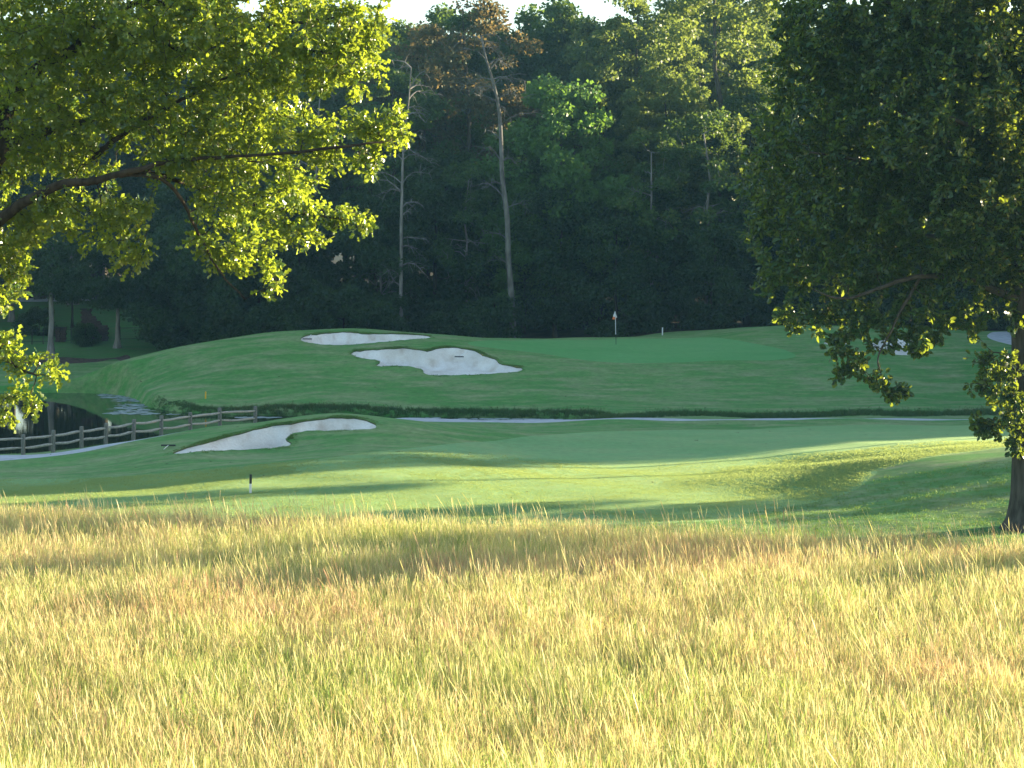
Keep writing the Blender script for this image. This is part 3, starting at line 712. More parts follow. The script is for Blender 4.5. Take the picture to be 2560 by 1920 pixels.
def long_trunk(name, label, pts, d, rad, twigs, seed, mat):
    """bare stem traced at its own depth, with dead side limbs and twigs"""
    rng = np.random.default_rng(seed); tb = Tubes()
    P = []; n = len(pts)
    for i, (px, py) in enumerate(pts): P.append((*wpt(px, py, d + 0.4 * math.sin(i * 1.3)), rad * (1 - 0.72 * i / (n - 1))))
    bx, by, bz = P[0][:3]; gz = h1(bx, by) - 0.15
    P[0] = (bx, by, gz, rad * 1.55); P.insert(1, (bx, by, gz + 0.9, rad * 1.08))
    Q, rr = densify(P, 4); o = np.array([bx, by, gz]); tb.add(Q - o, rr, 8)
    e = empty(name, tuple(o)); tag(e, label, 'tree')
    link('trunk', tb.mesh('trunk'), M[mat], e)
    t2 = Tubes()
    for k in range(twigs):
        i = rng.integers(int(len(Q) * 0.25), len(Q)); b = Q[i] - o; sx = rng.choice([-1, 1]); L = rng.uniform(1.0, 3.8)
        dr = np.array([sx * rng.uniform(0.5, 1), rng.uniform(-0.7, 0.7), rng.uniform(-0.2, 0.55)])
        p = [b + dr * L * t + np.array([0, 0, (0.25 * math.sin(t * 2.2) - 0.35 * t * t) * L]) + rng.normal(size=3) * 0.05 * L * t for t in (0, .25, .5, .75, 1)]
        t2.add(p, np.array([0.07, 0.055, 0.04, 0.028, 0.012]) * rng.uniform(.6, 1.1), 4, False)
        for q in range(9):
            a = p[rng.integers(1, 5)]; v = dr * rng.uniform(.2, .8) + rng.normal(size=3) * 0.45
            t2.add([a, a + v * .5, a + v + np.array([0, 0, -.25])], [0.024, 0.018, 0.008], 3, False)
    link('branch', t2.mesh('branch'), M[mat], e)['kind'] = 'stuff'
    return e
long_trunk('dead_tree', 'dead grey tree with a forked bare top, right of the left oak', [(1003, 822), (1002, 746), (1003, 640), (1003, 560), (1005, 480), (1007, 400), (1012, 330), (1020, 270), (1028, 170)], 149, 0.17, 26, 3, 'bark_pale')
M['bark_far'] = simple_mat('bark_far_grey', (0.07, 0.065, 0.06), (0.20, 0.19, 0.18), 3, 0.9, (1, 1, 0.25), 0.03, 0.2, 8)
long_trunk('tall_bare_trunk_tree', 'tall slightly crooked bare grey trunk rising behind the left end of the green', [(1283, 828), (1277, 720), (1271, 647), (1268, 547), (1256, 448), (1253, 370), (1250, 298), (1243, 249), (1231, 199), (1216, 150), (1203, 90)], 148.5, 0.27, 24, 4, 'bark_far')
long_trunk('slender_bare_tree', 'thin bare trunk seen against the dark wood under the left oak', [(788, 800), (788, 640), (789, 520), (791, 430), (794, 330), (800, 240)], 158, 0.19, 12, 5, 'bark_pale')

# rows behind ------------------------------------------------------------
def wood_label(kind, px, row):
    look = {'oakA': 'broad dark tree', 'oakB': 'open crowned dark tree', 'tall': 'tall narrow dark tree', 'round': 'full mid green tree',
            'under': 'low dark understorey tree', 'underB': 'dark understorey tree', 'bush': 'low dark bush', 'yellow': 'yellow green tree', 'thin': 'slender sapling'}[kind]
    for lim, where in ((-50, 'beyond the left edge'), (330, 'behind the left oak branches'), (500, 'right of the umbrella tree'), (640, 'over the left hill shoulder'), (780, 'left of the thin trunk'),
                       (880, 'right of the thin trunk'), (990, 'left of the dead tree'), (1080, 'right of the dead tree'), (1170, 'above the large bunker'), (1280, 'by the tall bare trunk'),
                       (1370, 'right of the tall trunk'), (1470, 'just left of the flag'), (1570, 'behind the flag'), (1670, 'above the white stake'), (1770, 'right of the white stake'),
                       (1880, 'beside the right oak'), (2200, 'behind the right oak'), (2560, 'behind the right oak trunk')):
        if px < lim: break
    else: where = 'beyond the right edge'
    depth = {0: 'at the wood foot', 1: 'in the wood front', 2: 'in mid wood', 3: 'on the skyline', 4: 'deep in the wood'}[row]
    return f'{look} {depth}, {where}'
def sky_top(px):
    return np.interp(px, [300, 860, 905, 960, 1010, 1085, 1120, 1190, 1240, 1285, 1330, 1390, 1440, 1475, 1540, 1600, 1640, 1700, 1800, 2600], [-40, -10, 52, 48, 12, -6, 20, 2, 22, 40, 0, 6, -6, 10, 2, 34, 22, -20, -60, -60])
ROWS = [(150.5, 'fore', 6.4), (155, 'mid', 6.8), (160, 'fore', 6.5), (161, 'big', 7.4), (169, 'big', 7.2), (178, 'sky', 6.6), (187, 'sky', 6.8), (198, 'back', 7.0), (207, 'back', 7.0), (216, 'back', 7.0)]
NFT = 0
for ri, (d0, typ, sp) in enumerate(ROWS):
    x = -0.30 * d0 - 14 + rg.random() * 3
    while x < 0.31 * d0 + 16:
        d = d0 + rg.uniform(-2.5, 2.5); px = 1280 + x / d * F
        if px < 430 and d < 192 and typ != 'back':     # open lawn on the left
            if not (typ in ('big', 'sky') and px < -200): x += sp; continue
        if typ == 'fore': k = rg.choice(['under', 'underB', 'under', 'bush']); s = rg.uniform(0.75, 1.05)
        elif typ == 'mid': k = rg.choice(['underB', 'oakB', 'round', 'underB']); s = rg.uniform(0.8, 1.05) * (0.72 if k in ('oakB', 'round') else 1.15)
        elif typ == 'big': k = rg.choice(['oakA', 'oakB', 'tall', 'oakA'] if not 1480 < px < 1950 else ['yellow', 'oakB', 'yellow']); s = rg.uniform(0.84, 0.98)
        else:
            k = rg.choice(['oakA', 'oakB', 'tall', 'oakA']) if px < 1600 else rg.choice(['yellow', 'yellow', 'oakB'])
            Hh = {'oakA': 28, 'oakB': 26, 'tall': 31, 'yellow': 31}[k]
            top = CAM_H + (HZ - sky_top(px)) / F * d - h1(x, d)
            s = (top + rg.uniform(-2.2, -0.2)) / Hh if typ == 'sky' else (top - 1.5) / Hh * 0.92
        if typ in ('big',):
            Hh = {'oakA': 28, 'oakB': 26, 'tall': 31, 'yellow': 31}[k]; top = CAM_H + (HZ - sky_top(px)) / F * d - h1(x, d); s = min(s, (top - 2.0) / Hh)
        if px > 1960 and typ in ('big', 'sky'): s *= 0.68
        elif typ == 'big': s *= rg.uniform(0.72, 1.0)
        row = {'fore': 0, 'mid': 1, 'big': 2, 'sky': 3, 'back': 4}[typ]
        far_tree(k, x, d, rg.random() * 6.28, s, wood_label(k, px, row), cat='bush' if k == 'bush' else 'tree',
                 leaf={'mid': None, 'fore': None}.get(typ, None))
        NFT += 1; x += sp * rg.uniform(0.75, 1.2)
same = {}
for o in list(bpy.data.objects):
    if o.get('group') == 'trees of the wood behind the green': same.setdefault(o['label'], []).append(o)
for lb, os_ in same.items():
    os_.sort(key=lambda o: o.location.x / o.location.y)
    if len(os_) == 2: wd = ('left of two', 'right of two')
    elif len(os_) == 3: wd = ('left of three', 'middle of three', 'right of three')
    else: continue
    for o, t in zip(os_, wd): o['label'] = lb + ', ' + t
# dark mass left of the hill, under the left oak
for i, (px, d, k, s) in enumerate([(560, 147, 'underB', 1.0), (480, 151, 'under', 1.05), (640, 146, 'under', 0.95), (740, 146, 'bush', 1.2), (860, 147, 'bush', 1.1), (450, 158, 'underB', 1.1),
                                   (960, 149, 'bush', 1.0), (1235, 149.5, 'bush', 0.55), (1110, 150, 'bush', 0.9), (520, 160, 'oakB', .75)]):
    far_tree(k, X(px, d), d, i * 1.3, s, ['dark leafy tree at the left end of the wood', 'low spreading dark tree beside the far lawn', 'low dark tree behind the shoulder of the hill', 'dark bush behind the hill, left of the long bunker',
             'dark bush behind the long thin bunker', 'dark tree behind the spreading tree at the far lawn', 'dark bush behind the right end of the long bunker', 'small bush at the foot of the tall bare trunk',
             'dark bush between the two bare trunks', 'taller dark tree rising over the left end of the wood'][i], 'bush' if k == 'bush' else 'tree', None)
# the wooded edge beside the course, out to the right, that shades the middle ground
SH = [(54, 99, 'tall', .62), (50, 91.3, 'tall', .5), (46, 79, 'underB', .72), (38, 62.8, 'tall', .7), (33, 55.4, 'under', .46)]  # lone unseen trees, placed and squashed for the shadow bands they cast
for ri, x0 in enumerate((48.5, 59, 71, 84, 97)):
    sv = 79.5 + (ri % 2) * 3.2
    while sv < 140:
        x = x0 + 1.5 * math.sin(sv * 1.7 + ri); y = (sv + 0.342 * x) / 0.94
        low = 88.6 < sv < 93.5
        if low: SH.append((x, y, 'underB', (10.6 + (x - 48) * 0.13) / 13))
        else: SH.append((x, y, ('oakA', 'oakB')[int(sv * 3) % 2], (0.84, 0.9, 0.95, 0.98, 1.0)[ri] * (0.64 if sv > 118 else 1.0)))
        if ri < 3: SH.append((x - 3, y + 2.5, 'under', 0.95))
        sv += 6.3
for i, (x, y, k, s) in enumerate(SH):
    far_tree(k, x, y, i * 1.9, s, zs=0.30 if k == 'tall' and y < 70 else 1.25 if k == 'tall' else 1.0, label='tree of the wooded edge right of the course, out of view', cat='tree', group='trees along the right edge of the course')

# lawn trees on the far left ---------------------------------------------------
def lawn_tree(label, px, py, d, h, crown, tr, seed, nl, lsz=0.22, leaf='leaf_dark', bark='bark_pale'):
    rng = np.random.default_rng(seed); bx, by, bz = wpt(px, py, d); gz = h1(bx, by) - 0.05
    e = empty('lawn_tree', (bx, by, gz)); tag(e, label, 'tree'); tb = Tubes()
    tz = np.linspace(0, h * 0.86, 8); tp = np.c_[np.cumsum(rng.normal(size=8) * 0.06), np.cumsum(rng.normal(size=8) * 0.05), tz]; rr = tr * (1 - tz / h) ** 0.6 + 0.02; rr[0] *= 1.8
    tb.add(tp, rr, 10); C = []
    for (cx, cz, rx, rz, n) in crown:
        for _ in range(n):
            g = rng.normal(size=3); g /= np.linalg.norm(g); g *= rng.random() ** 0.4
            C.append((cx + g[0] * rx, g[1] * rx, cz + g[2] * rz))
    C = np.array(C); lim, td = attach(tp[3:], rr[3:], C, rng, 0.012, 0, 0.07)
    for pl, r_ in lim: tb.add(pl, r_, 4, False)
    link('trunk', tb.mesh('trunk'), M[bark], e)
    npc = nl // len(C); pos = (C[:, None] + rng.normal(size=(len(C), npc, 3)) * np.array([.38, .38, .2])).reshape(-1, 3); dr = rng.normal(size=pos.shape); dr[:, 2] -= .3
    V, Fc, T = place(RH, RHF, pos, frames(dr, rng, up_bias=1.0), lsz * rng.uniform(.6, 1.3, len(pos)), np.clip(rng.normal(.5, .16, len(pos)), 0, 1))
    link('crown', np_mesh('crown', V, Fc, 4, {'tone': T}), M[leaf], e); return e
lawn_tree('pale trunked tree on the far lawn at the left shore, largest of the lawn trees', 127, 887, 147, 13, [(0, 8.5, 4.0, 3.2, 90), (0.8, 6.3, 3.0, 1.0, 30)], 0.22, 31, 15000)
lawn_tree('small umbrella shaped tree on the far lawn right of the brick wall', 292, 868, 152, 6.4, [(0.4, 4.0, 3.0, 0.55, 60), (-.6, 5.2, 2.4, 1.0, 36)], 0.2, 32, 9000)
lawn_tree('little dark tree on the far lawn left of the brick wall', 180, 815, 168, 5.4, [(0, 3.9, 1.9, 1.5, 60)], 0.1, 33, 7000, bark='bark_dark')
lawn_tree('tree with a thick pale trunk high on the far lawn', 181, 760, 188, 17, [(0, 11.5, 5.5, 4.6, 130)], 0.38, 34, 16000, 0.3)
lawn_tree('dark tree at the far left of the lawn beside the road', 30, 800, 172, 10, [(0, 6, 4.2, 3.4, 90)], 0.2, 35, 13000, 0.26)
lawn_tree('dark tree near the far road behind the umbrella shaped tree', 262, 770, 184, 9, [(0, 6.0, 3.2, 2.6, 80)], 0.16, 36, 11000, 0.26)
far_tree('bush', X(213, 155), 155, 1.0, 0.46, 'rounded clipped bush in front of the stepped brick wall', 'bush', None)
far_tree('bush', X(75, 160), 163, 2.0, 0.6, 'dark bush behind the iron railing on the far lawn', 'bush', None)
for i, (x, d, k, s) in enumerate([(-62, 204, 'oakA', .95), (-54, 208, 'oakB', .95), (-47, 205, 'oakA', .9), (-40, 209, 'oakA', .9), (-33, 206, 'oakB', .9), (-68, 214, 'tall', .9), (-57, 216, 'oakA', 1.), (-44, 217, 'oakA', 1.), (-36, 216, 'tall', 1.),
                                   (-70, 150, 'oakA', .9), (-66, 168, 'oakB', .9), (-64, 184, 'oakA', .9), (-62, 138, 'oakB', .8), (-51, 202.5, 'under', .9), (-43, 203, 'underB', .8), (-35, 203, 'under', 1.), (-60, 203, 'underB', .9), (-30, 201, 'underB', .9), (-50, 222, 'oakA', 1.), (-62, 224, 'oakA', 1.), (-56, 210, 'oakB', 1.), (-73, 206, 'oakA', 1.)]):
    far_tree(k, x, d, i * 2.2, s, 'dark tree of the wood beyond the far road on the left', 'tree', 'trees beyond the far road')

# ------------------------------------------------------------------ the two foreground oaks
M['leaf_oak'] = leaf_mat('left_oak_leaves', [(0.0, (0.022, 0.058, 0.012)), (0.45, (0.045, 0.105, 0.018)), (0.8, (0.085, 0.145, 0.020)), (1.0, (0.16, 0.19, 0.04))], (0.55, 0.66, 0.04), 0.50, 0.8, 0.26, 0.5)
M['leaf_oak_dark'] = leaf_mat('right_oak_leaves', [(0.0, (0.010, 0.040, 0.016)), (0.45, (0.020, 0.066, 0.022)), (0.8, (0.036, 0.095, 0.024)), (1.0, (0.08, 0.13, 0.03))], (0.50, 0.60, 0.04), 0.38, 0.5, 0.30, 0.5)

def lobes_to_tips(lobes, rng, dens):
    T = []
    for (px, py, rx, ry, d, rd) in lobes:
        c0 = np.array(wpt(px, py, d)); ax = np.array([rx / F * d, rd, ry / F * d]); n = max(5, int(dens * ax[0] * ax[2] * 3.14 * (0.6 + 0.16 * rd)))
        g = rng.normal(size=(n, 3)); g /= np.linalg.norm(g, axis=1)[:, None]; g *= (rng.random(n) ** 0.45)[:, None]
        T.append(c0 + g * ax)
    return np.concatenate(T)

def oak_crown(tips, tdir, rng, nleaf, size, tmpl, tf, spread=0.34, droop=0.25):
    n = len(tips); u = tdir / (np.linalg.norm(tdir, axis=1)[:, None] + 1e-9)
    rep = np.repeat(np.arange(n), nleaf)
    back = rng.random(len(rep)) * spread
    pos = tips[rep] - u[rep] * back[:, None] + rng.normal(size=(len(rep), 3)) * 0.035
    sidev = rng.normal(size=(len(rep), 3)); d = u[rep] * rng.uniform(0.2, 1.0, len(rep))[:, None] + sidev * 0.62; d[:, 2] -= droop
    pos = pos + d / np.linalg.norm(d, axis=1)[:, None] * rng.uniform(0, 0.16, len(rep))[:, None]
    tone = np.clip(rng.normal(0.45, 0.15, len(rep)) + rng.normal(0, .1, n)[rep], 0, 1)
    return place(tmpl, tf, pos, frames(d, rng, up_bias=0.35), size * rng.uniform(0.65, 1.25, len(rep)), tone)

def build_oak(label, base, trunk, limbs, lobes, dens, nleaf, lsize, tmpl, tf, seed, leafmat, bark, min_z=None, trunk_sides=14):
    rng = np.random.default_rng(seed); o = np.array(base); e = empty('oak_tree', base); tag(e, label, 'tree', 'oaks at the edge of the meadow')
    tb = Tubes(); Q, r = densify(trunk, 5); tb.add(Q - o, r, trunk_sides); link('trunk', tb.mesh('trunk'), M[bark], e)
    tips = lobes_to_tips(lobes, rng, dens)
    NP, NR = [Q[len(Q) // 3:]], [r[len(r) // 3:]]; lt = Tubes()
    for L in limbs:
        q, rr = densify([(*wpt(a, b, d), rad) for a, b, d, rad in L] if len(L[0]) == 4 and L[0][0] > 90 or L[0][0] < -20 or True else L, 5)
        q = q + np.cumsum(rng.normal(size=q.shape) * 0.012, axis=0)
        t1 = Tubes(); t1.add(q - o, rr, 8); link('limb', t1.mesh('limb'), M[bark], e)
        NP.append(q); NR.append(rr)
    tw, td = attach(np.concatenate(NP), np.concatenate(NR), tips, rng, 0.007, 0.05, 0.04)
    for pl, rr in tw: lt.add(pl - o, rr, 3, False)
    link('twigs', lt.mesh('twigs'), M['bark_dark'], e)['kind'] = 'stuff'
    V, Fc, T = oak_crown(tips - o, td, rng, nleaf, lsize, tmpl, tf)
    link('crown', np_mesh('crown', V, Fc, 3, {'tone': T}), M[leafmat], e)
    print('OAK', label[:20], len(tips), 'tips', len(Fc), 'tris')
    return e

b = wpt(-75, 1700, 36); gz = h1(b[0], b[1]) - 0.1; LB = (b[0], b[1], gz)
L_TR = [(b[0] + .1, 36, gz, 0.62), (b[0] + .05, 36, gz + 1.2, 0.45), (*wpt(-75, 1200, 36), 0.40), (*wpt(-70, 800, 36), 0.37), (*wpt(-55, 560, 36), 0.33), (*wpt(-30, 420, 36.1), 0.26)]
L_LIMBS = [
    [(-62, 620, 36, .20), (0, 545, 35.0, .115), (75, 500, 34.6, .10), (150, 465, 34.3, .085), (250, 450, 34.2, .068), (360, 425, 34.2, .055), (450, 410, 34.4, .04), (600, 400, 34.4, .03), (820, 383, 33.7, .03), (960, 370, 34, .015)],
    [(300, 440, 34.2, .05), (400, 445, 34.4, .042), (460, 500, 34.8, .034), (505, 590, 35.6, .03), (560, 680, 35.8, .02), (620, 740, 36, .012)],
    [(-30, 420, 36.1, .26), (0, 370, 36.2, .19), (20, 260, 36.4, .16), (60, 205, 36.5, .14), (120, 160, 36.6, .12), (190, 110, 36.6, .10), (250, 40, 36.6, .08), (320, -60, 36.5, .06)],
    [(-20, 390, 36.1, .14), (60, 355, 36.3, .10), (160, 330, 36.8, .08), (260, 305, 37, .06), (360, 320, 37.2, .045), (440, 365, 37.4, .03), (520, 440, 37.6, .018)],
    [(215, 408, 36.0, .055), (250, 380, 35.9, .06), (300, 345, 35.8, .055), (400, 290, 35.8, .04), (520, 230, 35.7, .03), (650, 180, 35.5, .018)],
    [(190, 110, 36.6, .09), (330, 10, 36.5, .07), (480, 20, 36.2, .06), (600, 60, 36, .045), (740, 50, 35.8, .035), (880, 30, 35.6, .02)],
    [(240, 60, 36.6, .06), (380, 95, 36.3, .05), (460, 118, 36.2, .045), (560, 110, 36, .04), (690, 105, 35.8, .03), (830, 130, 35.6, .018)],
    [(-75, 800, 36, .12), (-30, 820, 35.6, .07), (10, 880, 35.4, .045), (50, 920, 35.2, .03), (90, 930, 35, .02)],
    [(-70, 700, 36, .12), (-30, 690, 36.5, .08), (10, 650, 37, .05), (40, 640, 37, .03)],
    [(360, 425, 35.2, .05), (500, 470, 36.5, .045), (640, 510, 37.5, .04), (760, 540, 38, .03), (900, 560, 38.5, .015)],
]
L_LOBES = [
    (80, 60, 240, 170, 36, 3.0), (330, 80, 240, 160, 36, 3.0), (560, 110, 210, 150, 35.8, 2.4), (770, 110, 170, 130, 35.5, 1.8), (915, 60, 85, 75, 35.3, 1.2), (860, 180, 110, 70, 35.4, 1.2),
    (930, 110, 50, 50, 35.3, .7), (150, 270, 210, 130, 36.2, 2.6), (420, 280, 210, 130, 36, 2.2), (640, 290, 150, 110, 35.6, 1.8), (560, 380, 160, 60, 35.2, 1.4), (800, 330, 130, 62, 34.8, 1.1),
    (930, 320, 80, 52, 34.4, .8), (975, 345, 42, 50, 34.2, .6), (990, 285, 22, 26, 34.2, .4), (930, 400, 50, 40, 34.4, .6), (820, 400, 80, 35, 34.8, .7),
    (130, 400, 170, 70, 36.4, 1.6), (180, 520, 180, 60, 35.4, 1.2), (310, 540, 70, 70, 35.4, .9), (330, 630, 50, 50, 35.4, .7), (230, 600, 100, 30, 35.6, .7), (120, 560, 110, 50, 35.8, 1.0),
    (450, 420, 110, 50, 35.2, 1.0), (600, 470, 120, 60, 35.8, 1.1), (720, 450, 110, 55, 36, 1.1), (560, 530, 90, 40, 36, .9), (680, 540, 110, 45, 37.5, 1.0), (800, 520, 90, 40, 38, .9), (880, 555, 70, 28, 38.4, .7),
    (620, 620, 110, 60, 36.5, 1.0), (690, 690, 38, 55, 36.3, .6), (560, 640, 60, 45, 36.2, .7), (760, 590, 70, 35, 37.5, .7), (500, 600, 40, 50, 35.8, .5),
    (25, 600, 62, 75, 36.6, 1.0), (20, 720, 45, 80, 36, .9), (55, 660, 28, 30, 36.5, .5), (10, 860, 60, 40, 35.4, .6), (60, 905, 62, 40, 35.2, .6), (135, 922, 26, 22, 35, .4), (30, 985, 40, 35, 35.2, .5),
    (75, 1010, 14, 22, 35.1, .3), (10, 1050, 22, 28, 35.2, .4), (-90, 300, 120, 300, 36.5, 3.0), (-160, 600, 120, 300, 36.5, 3.0), (60, -120, 300, 120, 37, 3.5), (420, -110, 300, 110, 36.5, 3.0), (760, -60, 160, 90, 36, 1.8),
]
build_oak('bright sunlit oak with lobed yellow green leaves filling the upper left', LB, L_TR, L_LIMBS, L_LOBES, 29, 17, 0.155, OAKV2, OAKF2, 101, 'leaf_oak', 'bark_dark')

RD = 59.5
bx = (2566 - 1280) / F * RD; gz = h1(bx, RD) - 0.12; RB = (bx, RD, gz)
R_TR = [(bx, RD, gz, 0.98), (bx, RD, gz + .45, 0.66), (bx + .02, RD, gz + 1.3, .53), (bx + .02, RD, gz + 3.0, .47), (bx, RD, gz + 5.2, .47), (bx - .02, RD, gz + 7.5, .46), (bx + .05, RD, gz + 9.5, .42), (bx + .15, RD, gz + 13, .32), (bx, RD, gz + 18, .18), (bx - .2, RD, gz + 22, .06)]
R_LIMBS = [
    [(2560, 640, 59.5, .25), (2480, 570, 59.2, .18), (2400, 520, 58.8, .15), (2330, 480, 58.5, .12), (2250, 430, 58, .09), (2150, 400, 57.5, .06), (2030, 380, 57, .03)],
    [(2565, 560, 59.5, .22), (2500, 480, 59.8, .17), (2420, 400, 60.2, .13), (2330, 330, 60.5, .10), (2220, 260, 61, .07), (2080, 200, 61.5, .03)],
    [(2560, 760, 59.5, .2), (2480, 720, 58.8, .13), (2380, 690, 58.2, .10), (2280, 690, 57.6, .08), (2180, 720, 57, .06), (2100, 740, 56.6, .04), (2030, 720, 56.4, .02)],
    [(2300, 690, 57.8, .06), (2260, 760, 57.4, .05), (2225, 840, 57.1, .035), (2200, 900, 57, .025), (2210, 960, 57, .012)],
    [(2560, 700, 59.5, .2), (2500, 650, 61, .15), (2400, 600, 62.5, .1), (2250, 580, 63.5, .06), (2080, 560, 64, .03)],
    [(2570, 350, 59.5, .2), (2500, 230, 59.5, .15), (2400, 130, 59.2, .11), (2280, 40, 59, .07), (2150, -20, 59, .03)],
    [(2575, 500, 59.5, .22), (2640, 400, 59.8, .17), (2760, 300, 60.2, .12), (2900, 220, 60.5, .08), (3050, 180, 61, .03)],
    [(2575, 650, 59.5, .2), (2660, 600, 59, .15), (2780, 560, 58.5, .1), (2950, 540, 58, .05)],
    [(2570, 300, 59.5, .2), (2600, 100, 58.5, .14), (2620, -100, 57.5, .08), (2600, -250, 57, .04)],
    [(2560, 450, 59.5, .18), (2500, 380, 57.5, .13), (2440, 320, 55.8, .09), (2350, 280, 54.5, .05)],
    [(2545, 1010, 59.3, .05), (2510, 985, 59.1, .04), (2470, 965, 59, .025), (2430, 960, 59, .012)],
    [(2545, 1080, 59.3, .04), (2515, 1060, 59.1, .03), (2480, 1060, 59, .02)],
    [(2545, 900, 59.3, .04), (2520, 885, 59.1, .03), (2490, 880, 59, .02), (2470, 870, 59, .01)],
]
R_LOBES = [
    (2300, 40, 360, 220, 59.5, 4.0), (2120, 120, 190, 150, 59.5, 2.6), (2000, 190, 95, 110, 59.8, 1.8), (1975, 60, 70, 90, 60, 1.4), (1945, 290, 60, 70, 60, 1.4), (2060, 330, 160, 140, 58.5, 2.4), (1925, 400, 70, 80, 60, 1.5),
    (1890, 480, 55, 70, 60.5, 1.4), (2300, 300, 260, 200, 57.5, 4.0), (2480, 220, 200, 200, 57, 3.6), (1990, 500, 120, 90, 60, 2.0), (2150, 520, 190, 130, 58.5, 3.0), (2350, 520, 220, 150, 58, 3.6), (2500, 440, 160, 160, 57.5, 3.4),
    (1915, 580, 70, 55, 60.5, 1.3), (2000, 640, 120, 90, 59.5, 1.8), (2150, 680, 150, 90, 58.5, 2.2), (2330, 660, 170, 90, 58.5, 2.4), (1950, 700, 60, 60, 59, 1.1), (1975, 775, 55, 38, 58.5, .9), (1990, 815, 28, 24, 58.3, .5),
    (2070, 790, 75, 55, 58, 1.1), (2120, 850, 60, 40, 57.4, .8), (2085, 868, 28, 24, 57.3, .4), (2190, 800, 90, 60, 57.6, 1.1), (2300, 770, 70, 50, 58, 1.0), (2280, 850, 40, 24, 57.6, .5), (2140, 910, 45, 38, 57, .6), (2100, 935, 30, 16, 57, .35),
    (2190, 950, 50, 32, 57, .6), (2225, 985, 36, 18, 57, .35), (2262, 978, 18, 9, 57, .2), (2205, 862, 40, 26, 57.6, .5), (2290, 872, 26, 30, 57.8, .4), (2250, 830, 60, 26, 58, .6), (2360, 800, 50, 40, 58.3, .8), (2345, 845, 26, 28, 58.1, .4), (2410, 770, 60, 50, 58.6, .9), (2425, 825, 32, 18, 58.5, .4), (2480, 740, 80, 60, 59, 1.2), (2530, 800, 36, 36, 59, .5),
    (2490, 640, 110, 80, 58.5, 2.0), (2525, 905, 42, 30, 58.3, .5), (2460, 895, 28, 12, 59, .25), (2490, 935, 52, 24, 58.3, .4), (2520, 985, 60, 40, 58.2, .5), (2450, 965, 42, 14, 59, .35), (2530, 1050, 60, 50, 58.2, .5), (2470, 1075, 36, 24, 59, .4),
    (2485, 930, 55, 28, 60.3, .5), (2475, 1070, 40, 28, 60.2, .4), (2520, 1010, 50, 60, 60.3, .5), (2530, 1070, 50, 40, 60.2, .5),
    (2440, 1055, 16, 12, 59, .25), (2535, 1110, 42, 26, 58.9, .5), (2590, 980, 60, 90, 59.3, .7), (2720, 200, 260, 260, 60, 5.0), (2850, 450, 240, 200, 60, 4.5), (2700, 600, 200, 150, 59, 3.5), (2900, 150, 200, 200, 60.5, 4.0), (2620, -120, 420, 180, 59.5, 6.0), (3020, 420, 130, 200, 60.5, 3.0),
    (2450, 150, 250, 200, 63, 2.5), (2300, 450, 260, 170, 63, 2.5), (2550, 500, 200, 160, 63, 2.5),
]
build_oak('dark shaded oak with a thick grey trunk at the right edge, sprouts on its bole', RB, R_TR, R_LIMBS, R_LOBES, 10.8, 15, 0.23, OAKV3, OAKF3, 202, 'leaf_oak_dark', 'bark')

# ------------------------------------------------------------------ grass
def blade_mesh(name, seed, n, rad, hmin, hmax, wid, lean, stem_frac, tone_mu, tone_sd, short=0.4, lx=-0.16):
    rng = np.random.default_rng(seed); V = []; Q = []; T = []
    for i in range(n):
        a = rng.random() * 6.283; r = rad * math.sqrt(rng.random()); p = np.array([math.cos(a) * r, math.sin(a) * r, -0.03])
        stem = rng.random() < stem_frac
        h = rng.uniform(hmin, hmax) * (1 if stem else rng.uniform(short, 0.85)); w_ = wid * rng.uniform(0.6, 1.2) * (0.6 if stem else 1.0)
        la = rng.random() * 6.283; ln = abs(rng.normal(0, lean)) * (0.7 if stem else 1.2); ld = np.array([math.cos(la), math.sin(la), 0]) * ln + (np.array([-0.10, 0, 0]) if not stem else np.array([lx, 0, 0]))
        sa = rng.random() * 3.14; sd_ = np.array([math.cos(sa), math.sin(sa), 0])
        ts = [0, 0.35, 0.7, 1.0] if not stem else [0, 0.4, 0.76, 0.84, 0.93, 1.0]
        ws = [1, 0.9, 0.6, 0.08] if not stem else [0.8, 0.7, 0.6, 2.0, 1.7, 0.1]
        n0 = len(V)
        tone = np.clip(rng.normal(tone_mu, tone_sd), 0, 1)
        if not stem: tone = max(0, tone - 0.12 - 0.2 * rng.random())
        for t, ww in zip(ts, ws):
            c0 = p + ld * h * (t * t if not stem else 0.65 * t + 0.35 * t * t) + np.array([0, 0, h * t * (1 - 0.12 * t * ln)])
            V += [c0 - sd_ * w_ * ww * .5, c0 + sd_ * w_ * ww * .5]; T += [tone, tone]
        for k in range(len(ts) - 1):
            b = n0 + 2 * k; Q.append((b, b + 1, b + 3, b + 2))
    return np_mesh(name, np.array(V), np.array(Q), 4, {'tone': np.array(T)})

